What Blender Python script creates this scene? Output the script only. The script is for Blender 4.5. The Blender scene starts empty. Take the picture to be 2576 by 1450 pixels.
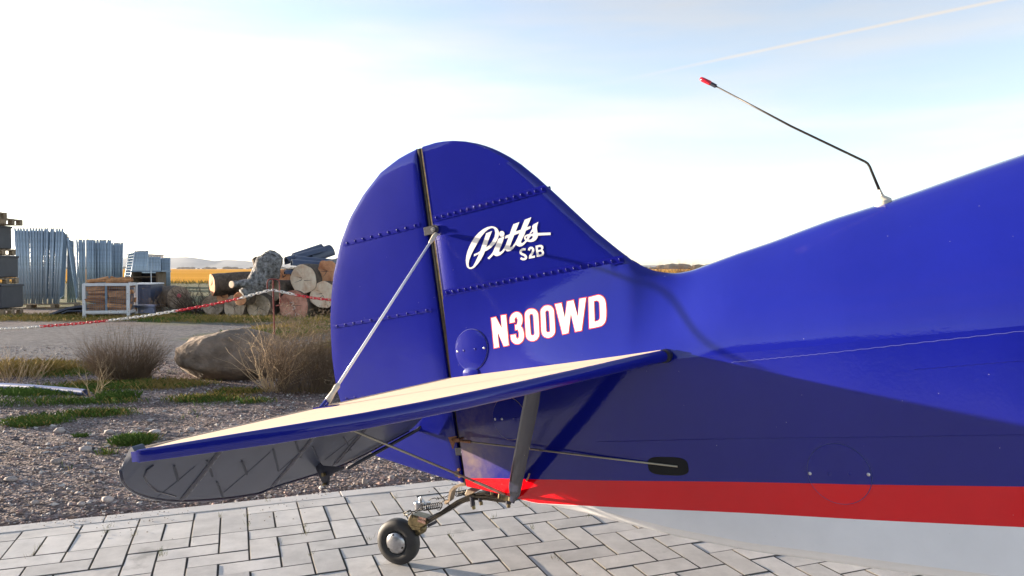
import bpy, bmesh, math, random
import numpy as np
from mathutils import Vector, Matrix, noise
random.seed(4); rng = np.random.default_rng(4)
SC = bpy.context.scene
COL = SC.collection
PI = math.pi

# ---------------------------------------------------------------- camera (pixel frame 2576 x 1450 used for measuring)
F = 1860.; CX = 1288.; CY = 725.; H = 1.08; HZ = 676.
PIT = math.atan((CY - HZ) / F); CP, SP_ = math.cos(PIT), math.sin(PIT)
cam_d = bpy.data.cameras.new('camera'); cam = bpy.data.objects.new('camera', cam_d); COL.objects.link(cam)
cam_d.sensor_width = 36.; cam_d.lens = 36. * F / 2576.; cam_d.clip_start = .05; cam_d.clip_end = 12000
cam.location = (0, 0, H); cam.rotation_euler = (PI / 2 - PIT, 0, 0)
SC.camera = cam

# ---------------------------------------------------------------- aircraft frame: f forward, n towards the viewer's side, c up
O = np.array([0, 0, H])
def ray(u, v):
    x = (u - CX) / F; y = -(v - CY) / F
    return np.array([x, CP + y * SP_, -SP_ + y * CP])
def ground(u, v, z=0.): d = ray(u, v); return O + d * (z - H) / d[2]
def depth(u, v, Z): d = ray(u, v); return O + d * (Z / d[1])
def onplane(u, v, P0, N): d = ray(u, v); return O + d * (((P0 - O) @ N) / (d @ N))
TH, AL = math.radians(29.8), math.radians(9.6)
fv = np.array([math.cos(TH) * math.cos(AL), -math.sin(TH) * math.cos(AL), math.sin(AL)])
nv = np.array([-math.sin(TH), -math.cos(TH), 0.])
cv = np.array([-math.cos(TH) * math.sin(AL), math.sin(TH) * math.sin(AL), math.cos(AL)])
WH = ground(1003, 1418)
ORG = onplane(1172, 1210, WH, nv)
def air(p): q = np.array(p) - ORG; return np.array([q @ fv, q @ nv, q @ cv])
def A(u, v, b=0.): return air(onplane(u, v, ORG + nv * b, nv))
def wld(a): return ORG + fv * a[0] + nv * a[1] + cv * a[2]

# ---------------------------------------------------------------- light
SUN_TRAVEL = fv * 6.0 + nv * -1.0 + cv * -1.1
az_t = math.atan2(SUN_TRAVEL[0], SUN_TRAVEL[1])            # bearing the light travels to (from +Y towards +X)
SUN_EL = math.radians(5.0); SUN_BEAR = az_t + PI
w = bpy.data.worlds.new('World'); SC.world = w; w.use_nodes = True
nt = w.node_tree; nt.nodes.clear()
def nn(t, **k):
    n_ = nt.nodes.new(t)
    for a_, b_ in k.items(): setattr(n_, a_, b_)
    return n_
wo = nn('ShaderNodeOutputWorld'); bg = nn('ShaderNodeBackground'); sky = nn('ShaderNodeTexSky')
sky.sky_type = 'NISHITA'; sky.sun_disc = False; sky.sun_elevation = SUN_EL; sky.sun_rotation = SUN_BEAR % (2 * PI)
sky.air_density = 1.0; sky.dust_density = .3; sky.ozone_density = 3.0; sky.altitude = 100
bg.inputs['Strength'].default_value = .12
SKYMIX = {}
def mth(op, a_, b_=None, c_=None, clamp=False):
    m = nn('ShaderNodeMath', operation=op, use_clamp=clamp)
    for i_, x_ in enumerate((a_, b_, c_)):
        if x_ is None: continue
        if isinstance(x_, (int, float)): m.inputs[i_].default_value = x_
        else: nt.links.new(x_, m.inputs[i_])
    return m.outputs[0]
tc = nn('ShaderNodeTexCoord'); DIR = tc.outputs['Generated']
def dotn(vec):
    m = nn('ShaderNodeVectorMath', operation='DOT_PRODUCT'); nt.links.new(DIR, m.inputs[0]); m.inputs[1].default_value = vec
    return m.outputs['Value']
def smooth(val, a_, b_):
    m = nn('ShaderNodeMapRange', interpolation_type='SMOOTHSTEP'); nt.links.new(val, m.inputs['Value'])
    m.inputs['From Min'].default_value = a_; m.inputs['From Max'].default_value = b_
    return m.outputs['Result']
def unit(v_): v_ = np.array(v_); return v_ / np.linalg.norm(v_)
def trail(p, q, wid):                                        # a contrail: a band along a great circle of the sky
    e1, e2 = unit(ray(*p)), unit(ray(*q)); N = unit(np.cross(e1, e2)); L = unit(e2 - e1)
    across = mth('ABSOLUTE', dotn(N)); m = smooth(across, wid, wid * .15)
    return mth('MULTIPLY', m, smooth(dotn(L), float(e1 @ L) - .02, float(e1 @ L) + .25))
mp = nn('ShaderNodeMapping'); nt.links.new(DIR, mp.inputs[0]); mp.inputs['Scale'].default_value = (1.2, 1.2, 9.); mp.inputs['Rotation'].default_value = (0.12, .1, .5)
no = nn('ShaderNodeTexNoise'); nt.links.new(mp.outputs[0], no.inputs['Vector']); no.inputs['Scale'].default_value = 1.6; no.inputs['Detail'].default_value = 6; no.inputs['Roughness'].default_value = .55
wisps = mth('MULTIPLY', smooth(no.outputs['Fac'], .40, .78), .30)
t1 = mth('MULTIPLY', trail((1480, 220), (2520, 0), .0028), .34)
t2 = mth('MULTIPLY', trail((420, 372), (0, 232), .016), .35)
cl = mth('ADD', mth('ADD', mth('ADD', wisps, t1), t2), .48, clamp=True)
lum = nn('ShaderNodeRGBToBW'); nt.links.new(sky.outputs[0], lum.inputs[0])
bright = mth('MULTIPLY', lum.outputs[0], 1.3)
ccol = nn('ShaderNodeCombineColor')
nt.links.new(mth('MULTIPLY', bright, 1.06), ccol.inputs[0]); nt.links.new(bright, ccol.inputs[1]); nt.links.new(mth('MULTIPLY', bright, .93), ccol.inputs[2])
mx = nn('ShaderNodeMix', data_type='RGBA'); nt.links.new(cl, mx.inputs['Factor']); nt.links.new(sky.outputs[0], mx.inputs[6]); nt.links.new(ccol.outputs[0], mx.inputs[7])
nt.links.new(mx.outputs[2], bg.inputs['Color']); nt.links.new(bg.outputs[0], wo.inputs[0])

sl = bpy.data.lights.new('sun', 'SUN'); so = bpy.data.objects.new('sun', sl); COL.objects.link(so)
sl.energy = 3.6; sl.angle = math.radians(.9); sl.color = (1., .83, .64)
td = Vector((math.sin(az_t) * math.cos(SUN_EL), math.cos(az_t) * math.cos(SUN_EL), -math.sin(SUN_EL)))
so.rotation_euler = td.to_track_quat('-Z', 'Y').to_euler()
so.location = -td * 30

SC.view_settings.view_transform = 'Standard'; SC.view_settings.look = 'None'
SC.view_settings.gamma = 1; SC.view_settings.use_curve_mapping = False
SC.view_settings.exposure = 2.45
SC.cycles.use_denoising = True; SC.cycles.max_bounces = 8

# ---------------------------------------------------------------- helpers
def setp(o, label=None, cat=None, group=None, kind=None):
    if label: o['label'] = label
    if cat: o['category'] = cat
    if group: o['group'] = group
    if kind: o['kind'] = kind
    return o
class MB:
    def __init__(s): s.v = []; s.f = []; s.m = []
    def add(s, vs, fs, mi=0):
        k = len(s.v); s.v += [tuple(float(t) for t in p) for p in vs]
        s.f += [tuple(i + k for i in q) for q in fs]; s.m += [mi] * len(fs); return s
    def box(s, c, d, R=None, mi=0):
        h = [x / 2 for x in d]; vs = []
        for x in (-1, 1):
            for y in (-1, 1):
                for z in (-1, 1):
                    p = Vector((x * h[0], y * h[1], z * h[2]))
                    if R is not None: p = R @ p
                    vs.append(p + Vector(c))
        s.add(vs, [(0, 1, 3, 2), (4, 6, 7, 5), (0, 4, 5, 1), (2, 3, 7, 6), (0, 2, 6, 4), (1, 5, 7, 3)], mi); return s
    def tube(s, pts, r, n=8, caps=True, mi=0):
        pts = [Vector(p) for p in pts]; rs = r if isinstance(r, (list, tuple)) else [r] * len(pts)
        vs = []; up = None
        for i, p in enumerate(pts):
            t = (pts[min(i + 1, len(pts) - 1)] - pts[max(i - 1, 0)]).normalized()
            if up is None:
                up = Vector((0, 0, 1)) if abs(t.z) < .9 else Vector((1, 0, 0))
            x = t.cross(up).normalized(); y = x.cross(t).normalized(); up = y
            for k in range(n):
                a_ = 2 * PI * k / n; vs.append(p + (x * math.cos(a_) + y * math.sin(a_)) * rs[i])
        fs = [(i * n + k, i * n + (k + 1) % n, (i + 1) * n + (k + 1) % n, (i + 1) * n + k) for i in range(len(pts) - 1) for k in range(n)]
        if caps: fs += [tuple(range(n))[::-1], tuple((len(pts) - 1) * n + k for k in range(n))]
        s.add(vs, fs, mi); return s
    def prism(s, poly, vec, mi=0):                          # poly of 3-D points, extruded by vec (centred)
        poly = [Vector(p) for p in poly]; vec = Vector(vec); n = len(poly)
        s.add([p - vec / 2 for p in poly] + [p + vec / 2 for p in poly],
              [tuple(range(n))[::-1], tuple(range(n, 2 * n))] + [(i, (i + 1) % n, (i + 1) % n + n, i + n) for i in range(n)], mi); return s
    def lathe(s, prof, M, n=24, mi=0):                      # prof: (axial, radius); M maps x axis to the axle
        vs = [M @ Vector((x, r * math.cos(2 * PI * k / n), r * math.sin(2 * PI * k / n))) for x, r in prof for k in range(n)]
        fs = [(i * n + k, i * n + (k + 1) % n, (i + 1) * n + (k + 1) % n, (i + 1) * n + k) for i in range(len(prof) - 1) for k in range(n)]
        fs += [tuple(range(n))[::-1], tuple((len(prof) - 1) * n + k for k in range(n))]
        s.add(vs, fs, mi); return s
    def grid(s, rows, closed=False, mi=0, flip=False):
        n = len(rows[0]); vs = [p for r in rows for p in r]; m_ = n if closed else n - 1
        fs = []
        for i in range(len(rows) - 1):
            for k in range(m_):
                q = (i * n + k, i * n + (k + 1) % n, (i + 1) * n + (k + 1) % n, (i + 1) * n + k)
                fs.append(q[::-1] if flip else q)
        s.add(vs, fs, mi); return s
    def ball(s, c, r, nu=6, nvv=4, sc=(1, 1, 1), mi=0):
        vs = [Vector(c) + Vector((0, 0, -r * sc[2]))]
        for j in range(1, nvv):
            th = PI * j / nvv - PI / 2
            for k in range(nu):
                a_ = 2 * PI * k / nu
                vs.append(Vector(c) + Vector((r * math.cos(th) * math.cos(a_) * sc[0], r * math.cos(th) * math.sin(a_) * sc[1], r * math.sin(th) * sc[2])))
        vs.append(Vector(c) + Vector((0, 0, r * sc[2]))); L = len(vs) - 1
        fs = [(0, 1 + (k + 1) % nu, 1 + k) for k in range(nu)]
        for j in range(nvv - 2):
            fs += [(1 + j * nu + k, 1 + j * nu + (k + 1) % nu, 1 + (j + 1) * nu + (k + 1) % nu, 1 + (j + 1) * nu + k) for k in range(nu)]
        fs += [(L, 1 + (nvv - 2) * nu + k, 1 + (nvv - 2) * nu + (k + 1) % nu) for k in range(nu)]
        s.add(vs, fs, mi); return s
    def mesh(s, name, mats, origin=(0, 0, 0), smooth_=False, fixn=False, bevel=0):
        o0 = Vector(origin); me = bpy.data.meshes.new(name)
        me.from_pydata([tuple(Vector(p) - o0) for p in s.v], [], s.f)
        for m_ in (mats if isinstance(mats, (list, tuple)) else [mats]): me.materials.append(m_)
        me.polygons.foreach_set('material_index', s.m)
        if fixn or bevel:
            bm = bmesh.new(); bm.from_mesh(me)
            if fixn: bmesh.ops.remove_doubles(bm, verts=bm.verts, dist=1e-6); bmesh.ops.recalc_face_normals(bm, faces=bm.faces)
            if bevel: bmesh.ops.bevel(bm, geom=bm.edges[:], offset=bevel, segments=1, affect='EDGES')
            bm.to_mesh(me); bm.free()
        if smooth_: me.polygons.foreach_set('use_smooth', [True] * len(me.polygons))
        me.update(); return me
    def build(s, name, mats, parent=None, loc=(0, 0, 0), smooth_=False, **k):
        me = s.mesh(name, mats, loc, smooth_, **k)
        o = bpy.data.objects.new(name, me); COL.objects.link(o); o.location = loc
        if parent is not None: o.parent = parent; 
        return o
def autosmooth(o, ang=35):
    me = o.data; me.polygons.foreach_set('use_smooth', [True] * len(me.polygons))
    bm = bmesh.new(); bm.from_mesh(me)
    for e in bm.edges:
        e.smooth = not (len(e.link_faces) == 2 and e.calc_face_angle(0) > math.radians(ang))
    bm.to_mesh(me); bm.free(); return o
def thing(name, label, cat, loc=(0, 0, 0), group=None, rotz=0):
    o = bpy.data.objects.new(name, None); COL.objects.link(o); o.location = loc; o.rotation_euler = (0, 0, rotz); o.empty_display_size = .1
    return setp(o, label, cat, group)
def kids(o): return [c_ for c_ in bpy.data.objects if c_.parent == o]
def link_copy(o, parent=None):
    q = o.copy(); COL.objects.link(q); q.parent = parent; return q

# ---------------------------------------------------------------- materials
def mat(name, col, rough=.6, metal=0., coat=0., spec=.5, noise_amt=0., noise_scale=8., bump=0., bump_scale=60., col2=None, rnd=0., coords='Object', stretch=(1, 1, 1), bdist=.01, coat_rough=.04, rough2=None):
    m = bpy.data.materials.new(name); m.use_nodes = True; t = m.node_tree; b = t.nodes['Principled BSDF']
    b.inputs['Base Color'].default_value = (*col, 1); b.inputs['Roughness'].default_value = rough; b.inputs['Metallic'].default_value = metal
    b.inputs['Coat Weight'].default_value = coat; b.inputs['Coat Roughness'].default_value = coat_rough; b.inputs['Specular IOR Level'].default_value = spec
    tcn = t.nodes.new('ShaderNodeNewGeometry' if coords == 'World' else 'ShaderNodeTexCoord'); mpn = t.nodes.new('ShaderNodeMapping'); t.links.new(tcn.outputs['Position' if coords == 'World' else coords], mpn.inputs[0]); mpn.inputs['Scale'].default_value = stretch
    out = None
    if noise_amt or col2:
        nz = t.nodes.new('ShaderNodeTexNoise'); nz.inputs['Scale'].default_value = noise_scale; nz.inputs['Detail'].default_value = 6; nz.inputs['Roughness'].default_value = .65
        t.links.new(mpn.outputs[0], nz.inputs['Vector'])
        rp = t.nodes.new('ShaderNodeValToRGB'); c2 = col2 or tuple(x * (1 - noise_amt) for x in col)
        rp.color_ramp.elements[0].position = .35; rp.color_ramp.elements[1].position = .65
        rp.color_ramp.elements[0].color = (*c2, 1); rp.color_ramp.elements[1].color = (*col, 1)
        t.links.new(nz.outputs['Fac'], rp.inputs[0]); out = rp.outputs[0]
        if rough2 is not None:
            mr = t.nodes.new('ShaderNodeMapRange'); t.links.new(nz.outputs['Fac'], mr.inputs[0]); mr.inputs['From Min'].default_value = .35; mr.inputs['From Max'].default_value = .65
            mr.inputs['To Min'].default_value = rough2; mr.inputs['To Max'].default_value = rough; t.links.new(mr.outputs[0], b.inputs['Roughness'])
    if rnd:
        oi = t.nodes.new('ShaderNodeObjectInfo'); hs = t.nodes.new('ShaderNodeHueSaturation')
        ma = t.nodes.new('ShaderNodeMapRange'); t.links.new(oi.outputs['Random'], ma.inputs[0]); ma.inputs['To Min'].default_value = 1 - rnd; ma.inputs['To Max'].default_value = 1 + rnd
        t.links.new(ma.outputs[0], hs.inputs['Value'])
        if out is not None: t.links.new(out, hs.inputs['Color'])
        else: hs.inputs['Color'].default_value = (*col, 1)
        out = hs.outputs[0]
    if out is not None: t.links.new(out, b.inputs['Base Color'])
    if bump:
        nb = t.nodes.new('ShaderNodeTexNoise'); nb.inputs['Scale'].default_value = bump_scale; nb.inputs['Detail'].default_value = 5
        t.links.new(mpn.outputs[0], nb.inputs['Vector'])
        bu = t.nodes.new('ShaderNodeBump'); bu.inputs['Strength'].default_value = bump; bu.inputs['Distance'].default_value = bdist
        t.links.new(nb.outputs['Fac'], bu.inputs['Height']); t.links.new(bu.outputs[0], b.inputs['Normal'])
        if coat: t.links.new(bu.outputs[0], b.inputs['Coat Normal'])
    return m
def paint(name, col, rough=.30, **k):
    m = mat(name, col, rough=rough, coat=1., spec=.05, coat_rough=.03, bump=.12, bump_scale=5., bdist=.012, noise_amt=.10, noise_scale=3., **k)
    m.node_tree.nodes['Principled BSDF'].inputs['Coat IOR'].default_value = 1.5
    # a second, finer relief: the weave of the doped fabric, and specks of dust
    t = m.node_tree; b = t.nodes['Principled BSDF']
    bu = [x for x in t.nodes if x.type == 'BUMP'][0]
    mpn = [x for x in t.nodes if x.type == 'MAPPING'][0]
    wv = t.nodes.new('ShaderNodeTexNoise'); wv.inputs['Scale'].default_value = 160; wv.inputs['Detail'].default_value = 3; t.links.new(mpn.outputs[0], wv.inputs['Vector'])
    b2 = t.nodes.new('ShaderNodeBump'); b2.inputs['Strength'].default_value = .3; b2.inputs['Distance'].default_value = .0006
    t.links.new(wv.outputs['Fac'], b2.inputs['Height']); t.links.new(bu.outputs[0], b2.inputs['Normal'])
    t.links.new(b2.outputs[0], b.inputs['Normal']); t.links.new(b2.outputs[0], b.inputs['Coat Normal'])
    # dust specks
    vz = t.nodes.new('ShaderNodeTexVoronoi'); vz.inputs['Scale'].default_value = 42; t.links.new(mpn.outputs[0], vz.inputs['Vector'])
    lt = t.nodes.new('ShaderNodeMath'); lt.operation = 'LESS_THAN'; lt.inputs[1].default_value = .035; t.links.new(vz.outputs['Distance'], lt.inputs[0])
    vs_ = t.nodes.new('ShaderNodeSeparateColor'); t.links.new(vz.outputs['Color'], vs_.inputs[0])
    g2 = t.nodes.new('ShaderNodeMath'); g2.operation = 'LESS_THAN'; g2.inputs[1].default_value = .22; t.links.new(vs_.outputs[0], g2.inputs[0])
    mu = t.nodes.new('ShaderNodeMath'); mu.operation = 'MULTIPLY'; t.links.new(lt.outputs[0], mu.inputs[0]); t.links.new(g2.outputs[0], mu.inputs[1])
    m2 = t.nodes.new('ShaderNodeMath'); m2.operation = 'MULTIPLY'; m2.inputs[1].default_value = .6; t.links.new(mu.outputs[0], m2.inputs[0])
    mc = t.nodes.new('ShaderNodeMix'); mc.data_type = 'RGBA'; src = b.inputs['Base Color'].links[0].from_socket
    t.links.new(src, mc.inputs[6]); mc.inputs[7].default_value = (.5, .5, .55, 1); t.links.new(m2.outputs[0], mc.inputs['Factor']); t.links.new(mc.outputs[2], b.inputs['Base Color'])
    return m
M = dict(
    blue=paint('blue_paint', (.006, .010, .225)),
    navy=paint('navy_paint', (.022, .025, .05), rough=.35),
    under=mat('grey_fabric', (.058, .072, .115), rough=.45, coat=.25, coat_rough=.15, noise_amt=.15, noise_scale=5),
    red=paint('red_paint', (.80, .001, .008)),
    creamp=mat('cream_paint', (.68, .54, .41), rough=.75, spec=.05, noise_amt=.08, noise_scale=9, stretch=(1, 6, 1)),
    white=paint('white_paint', (.89, .90, .92)),
    letter=mat('white_vinyl', (.80, .80, .80), rough=.35),
    lred=mat('red_vinyl', (.75, .06, .05), rough=.35),
    tape=paint('blue_tape', (.006, .008, .22)),
    edge=mat('dark_seal', (.02, .022, .04), rough=.4, noise_amt=.3),
    brass=mat('worn_olive_metal', (.24, .19, .10), rough=.35, metal=.7, noise_amt=.6, noise_scale=60, bump=.2, bump_scale=200, bdist=.001),
    steel=mat('bright_steel', (.62, .62, .64), rough=.28, metal=1., noise_amt=.2, noise_scale=80),
    dsteel=mat('dark_spring_steel', (.022, .02, .02), rough=.38, metal=.5, noise_amt=.5, noise_scale=70, col2=(.05, .04, .028)),
    alu=mat('dented_aluminium', (.50, .50, .52), rough=.30, metal=.9, noise_amt=.35, noise_scale=50, bump=.5, bump_scale=45, bdist=.004),
    rubber=mat('tyre_rubber', (.016, .016, .02), rough=.6, noise_amt=0, col2=(.034, .032, .03), noise_scale=25, bump=.3, bump_scale=150, bdist=.001),
    wirep=mat('white_wire', (.75, .77, .82), rough=.3, coat=.4),
    cable=mat('steel_cable', (.38, .34, .26), rough=.4, metal=.8, bump=.6, bump_scale=900, bdist=.001),
    copper=mat('rusty_bolt', (.36, .17, .09), rough=.45, metal=.6, noise_amt=.5, noise_scale=120),
    beige=mat('beige_metal', (.55, .42, .30), rough=.4, metal=.2, noise_amt=.4, noise_scale=60),
    black=mat('black_hole', (.006, .006, .007), rough=.8),
    redglass=mat('red_tip', (.55, .01, .03), rough=.2, coat=.5),
    cream=mat('cream_base', (.62, .56, .45), rough=.4),
    paver=mat('concrete_paver', (.64, .61, .575), rough=.82, noise_amt=.22, noise_scale=9, bump=.55, bump_scale=170, bdist=.002, rnd=.11, coords='World'),
    kerb=mat('concrete_kerb', (.64, .61, .58), rough=.85, noise_amt=.18, noise_scale=5, coords='World', bump=.5, bump_scale=120, bdist=.002, rnd=.05),
    pside=mat('paver_side', (.16, .15, .135), rough=.95),
    sand=mat('joint_sand', (.06, .052, .045), rough=.95, noise_amt=.4, noise_scale=30),
    galv=mat('galvanised_tube', (.46, .56, .66), rough=.45, metal=.35, noise_amt=.3, noise_scale=6),
    galvw=mat('galvanised_wire', (.20, .27, .36), rough=.5, metal=.3),
    bark=mat('bark', (.16, .12, .09), rough=.95, noise_amt=.6, noise_scale=14, bump=1., bump_scale=22, bdist=.03, stretch=(1, 1, .35)),
    greybark=mat('pale_grey_bark', (.36, .35, .35), rough=.95, noise_amt=.7, noise_scale=13, col2=(.05, .045, .04), bump=1., bump_scale=24, bdist=.06),
    dwood=mat('weathered_wood', (.20, .14, .09), rough=.9, noise_amt=.55, noise_scale=10, stretch=(1, 1, 6), bump=.4, bump_scale=40, rnd=.25),
    pwood=mat('pallet_wood', (.34, .25, .16), rough=.9, noise_amt=.45, noise_scale=8, rnd=.25),
    firew=mat('split_firewood', (.60, .30, .14), rough=.9, noise_amt=.55, noise_scale=12, bump=.5, bump_scale=30, rnd=.35),
    slate=mat('dark_plastic', (.045, .05, .065), rough=.5, noise_amt=.3, noise_scale=4),
    bslate=mat('blue_grey_plastic', (.07, .09, .15), rough=.42, noise_amt=.25, noise_scale=4),
    whitem=mat('white_painted_steel', (.74, .75, .78), rough=.5, noise_amt=.15, noise_scale=8),
    stone=mat('boulder_stone', (.27, .205, .155), rough=.95, noise_amt=.45, noise_scale=5, bump=1., bump_scale=14, bdist=.03),
    cobble=mat('loose_stone', (.42, .37, .35), rough=.9, noise_amt=.3, noise_scale=30, rnd=.4, bump=.4, bump_scale=80, bdist=.004),
    pipe=mat('blue_plastic_pipe', (.22, .26, .48), rough=.4, noise_amt=.25, noise_scale=6),
    cred=mat('red_plastic_link', (.70, .03, .05), rough=.4),
    cwhite=mat('white_plastic_link', (.80, .78, .74), rough=.4),
    rust=mat('rusty_rebar', (.26, .05, .045), rough=.8, noise_amt=.4, noise_scale=60, bump=.8, bump_scale=250, bdist=.002),
    twig=mat('dry_brown_twig', (.20, .14, .09), rough=.9, noise_amt=.35, noise_scale=20),
    straw=mat('dry_straw_twig', (.62, .46, .28), rough=.9, noise_amt=.3, noise_scale=20),
    grass=mat('grass_blade', (.10, .17, .035), rough=.7, noise_amt=0, col2=(.24, .18, .05), noise_scale=1.6, coords='Object'),
    hill=mat('far_hill', (.14, .16, .17), rough=1, noise_amt=.3, noise_scale=.004),
    shrub=mat('far_bare_shrub', (.22, .14, .09), rough=1),
)
def stain(m, col, scale, lo, hi, amt, coords='World'):             # dark stains or moss with a shape of their own, mixed into the base colour
    t = m.node_tree; b = t.nodes['Principled BSDF']; src = b.inputs['Base Color'].links[0].from_socket
    g = t.nodes.new('ShaderNodeNewGeometry' if coords == 'World' else 'ShaderNodeTexCoord'); nz = t.nodes.new('ShaderNodeTexNoise'); nz.inputs['Scale'].default_value = scale; nz.inputs['Detail'].default_value = 8; nz.inputs['Roughness'].default_value = .62
    t.links.new(g.outputs['Position' if coords == 'World' else 'Object'], nz.inputs['Vector']); mr = t.nodes.new('ShaderNodeMapRange'); t.links.new(nz.outputs['Fac'], mr.inputs[0])
    mr.inputs['From Min'].default_value = lo; mr.inputs['From Max'].default_value = hi; mr.inputs['To Max'].default_value = amt
    mc = t.nodes.new('ShaderNodeMix'); mc.data_type = 'RGBA'; t.links.new(mr.outputs[0], mc.inputs['Factor']); t.links.new(src, mc.inputs[6]); mc.inputs[7].default_value = (*col, 1); t.links.new(mc.outputs[2], b.inputs['Base Color'])
    return mr
stain(M['paver'], (.22, .21, .19), 3.1, .62, .70, .6); stain(M['paver'], (.10, .09, .08), 28, .70, .76, .75); stain(M['kerb'], (.18, .16, .13), 6, .60, .7, .7)
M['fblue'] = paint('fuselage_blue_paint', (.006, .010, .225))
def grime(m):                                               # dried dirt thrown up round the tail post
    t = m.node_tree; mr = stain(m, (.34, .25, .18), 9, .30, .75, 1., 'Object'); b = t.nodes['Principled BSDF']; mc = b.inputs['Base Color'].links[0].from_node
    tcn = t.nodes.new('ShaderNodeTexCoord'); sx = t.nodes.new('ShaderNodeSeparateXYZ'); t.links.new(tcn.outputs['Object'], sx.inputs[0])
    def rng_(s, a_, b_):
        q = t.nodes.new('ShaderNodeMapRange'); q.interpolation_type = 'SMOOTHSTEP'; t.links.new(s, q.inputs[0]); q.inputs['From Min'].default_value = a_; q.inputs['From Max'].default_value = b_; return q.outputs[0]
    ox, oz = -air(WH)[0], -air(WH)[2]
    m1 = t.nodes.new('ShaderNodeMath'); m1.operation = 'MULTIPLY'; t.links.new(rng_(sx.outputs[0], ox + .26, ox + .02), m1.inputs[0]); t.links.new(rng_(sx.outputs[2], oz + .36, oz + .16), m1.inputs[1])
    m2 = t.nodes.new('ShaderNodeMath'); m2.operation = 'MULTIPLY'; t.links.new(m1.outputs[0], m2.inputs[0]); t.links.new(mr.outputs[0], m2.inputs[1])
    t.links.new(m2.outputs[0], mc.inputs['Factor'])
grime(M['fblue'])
def two_tone(name, thr):
    m = paint(name, (.006, .010, .225)); mr = stain(m, (.80, .001, .008), 1, 0, 1, 1., 'Object'); t = m.node_tree; b = t.nodes['Principled BSDF']; mc = b.inputs['Base Color'].links[0].from_node
    tcn = t.nodes.new('ShaderNodeTexCoord'); sx = t.nodes.new('ShaderNodeSeparateXYZ'); t.links.new(tcn.outputs['Object'], sx.inputs[0]); q = t.nodes.new('ShaderNodeMath'); q.operation = 'LESS_THAN'; q.inputs[1].default_value = thr
    t.links.new(sx.outputs[2], q.inputs[0]); t.links.new(q.outputs[0], mc.inputs['Factor']); return m
M['plate2'] = two_tone('two_tone_paint', .0245 - air(WH)[2])
def cutface(name, c1, c2):
    m = bpy.data.materials.new(name); m.use_nodes = True; t = m.node_tree; b = t.nodes['Principled BSDF']; b.inputs['Roughness'].default_value = .85
    tcn = t.nodes.new('ShaderNodeTexCoord'); nz = t.nodes.new('ShaderNodeTexNoise'); nz.inputs['Scale'].default_value = 5; nz.inputs['Detail'].default_value = 7; nz.inputs['Roughness'].default_value = .6
    wv = t.nodes.new('ShaderNodeTexWave'); wv.wave_type = 'RINGS'; wv.rings_direction = 'Z'; wv.inputs['Scale'].default_value = 9; wv.inputs['Distortion'].default_value = 3; wv.inputs['Detail'].default_value = 3
    t.links.new(tcn.outputs['Object'], nz.inputs['Vector']); t.links.new(tcn.outputs['Object'], wv.inputs['Vector'])
    rp = t.nodes.new('ShaderNodeValToRGB'); rp.color_ramp.elements[0].position = .38; rp.color_ramp.elements[1].position = .62
    rp.color_ramp.elements[0].color = (*c2, 1); rp.color_ramp.elements[1].color = (*c1, 1); t.links.new(nz.outputs['Fac'], rp.inputs[0])
    mxn = t.nodes.new('ShaderNodeMix'); mxn.data_type = 'RGBA'; mxn.blend_type = 'MULTIPLY'; mxn.inputs['Factor'].default_value = .13
    t.links.new(rp.outputs[0], mxn.inputs[6]); t.links.new(wv.outputs['Color'], mxn.inputs[7]); t.links.new(mxn.outputs[2], b.inputs['Base Color'])
    bu = t.nodes.new('ShaderNodeBump'); bu.inputs['Strength'].default_value = .6; bu.inputs['Distance'].default_value = .02; t.links.new(nz.outputs['Fac'], bu.inputs['Height']); t.links.new(bu.outputs[0], b.inputs['Normal'])
    return m
CUT = dict(cream=cutface('fresh_cut_wood', (.90, .74, .58), (.74, .50, .34)), orange=cutface('orange_cut_wood', (.80, .40, .21), (.48, .18, .08)),
           pink=cutface('reddish_cut_wood', (.74, .38, .28), (.44, .17, .12)), grey=cutface('weathered_cut_wood', (.62, .50, .38), (.26, .19, .13)))

# ================================================================= SETTING
# ---- pavement frame
PH = math.radians(20.6); D1 = np.array([math.cos(PH), math.sin(PH), 0]); D2 = np.array([-math.sin(PH), math.cos(PH), 0])
P0 = ground(490, 1290); U = .1085
KERB = .095
def pv(i, j, z=0.): p = P0 + D1 * (i * U) + D2 * (j * U); return np.array([p[0], p[1], z])
def pcoord(p): q = np.array([p[0] - P0[0], p[1] - P0[1], 0]); return q @ D1 / U, q @ D2 / U

# ---- grass patches, measured in the photograph (cx, cy, rx, ry in the 2576 frame)
PATCH = [(150, 935, 170, 14, .7), (330, 968, 200, 12, 1.), (120, 985, 150, 12, .8), (230, 1010, 140, 8, .55), (95, 1058, 85, 16, 1.), (240, 1040, 110, 9, .9), (335, 1108, 55, 12, 1.),
         (600, 985, 70, 7, .6), (510, 1003, 90, 8, .9), (480, 965, 90, 8, .9), (650, 1010, 60, 5, .5), (700, 835, 170, 24, 1.), (560, 850, 110, 8, .8), (250, 797, 300, 10, 1.1), (560, 803, 220, 13, 1.1),
         (780, 812, 90, 22, 1.), (40, 925, 120, 26, .55), (270, 1140, 30, 5, .6), (800, 985, 60, 6, .5), (40, 800, 120, 8, 1.), (620, 1012, 30, 4, .5), (900, 870, 200, 50, .8), (1300, 860, 300, 50, .8), (700, 745, 500, 12, .9), (1700, 760, 700, 40, .9)]
PG = []
for (cx, cy, rx, ry, s_) in PATCH:
    g0 = ground(cx, cy); gx = ground(cx + rx, cy)[0] - g0[0]; gy = (ground(cx, cy - ry)[1] - ground(cx, cy + ry)[1]) / 2
    PG.append((g0[0], g0[1], gx, gy, s_))
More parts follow.
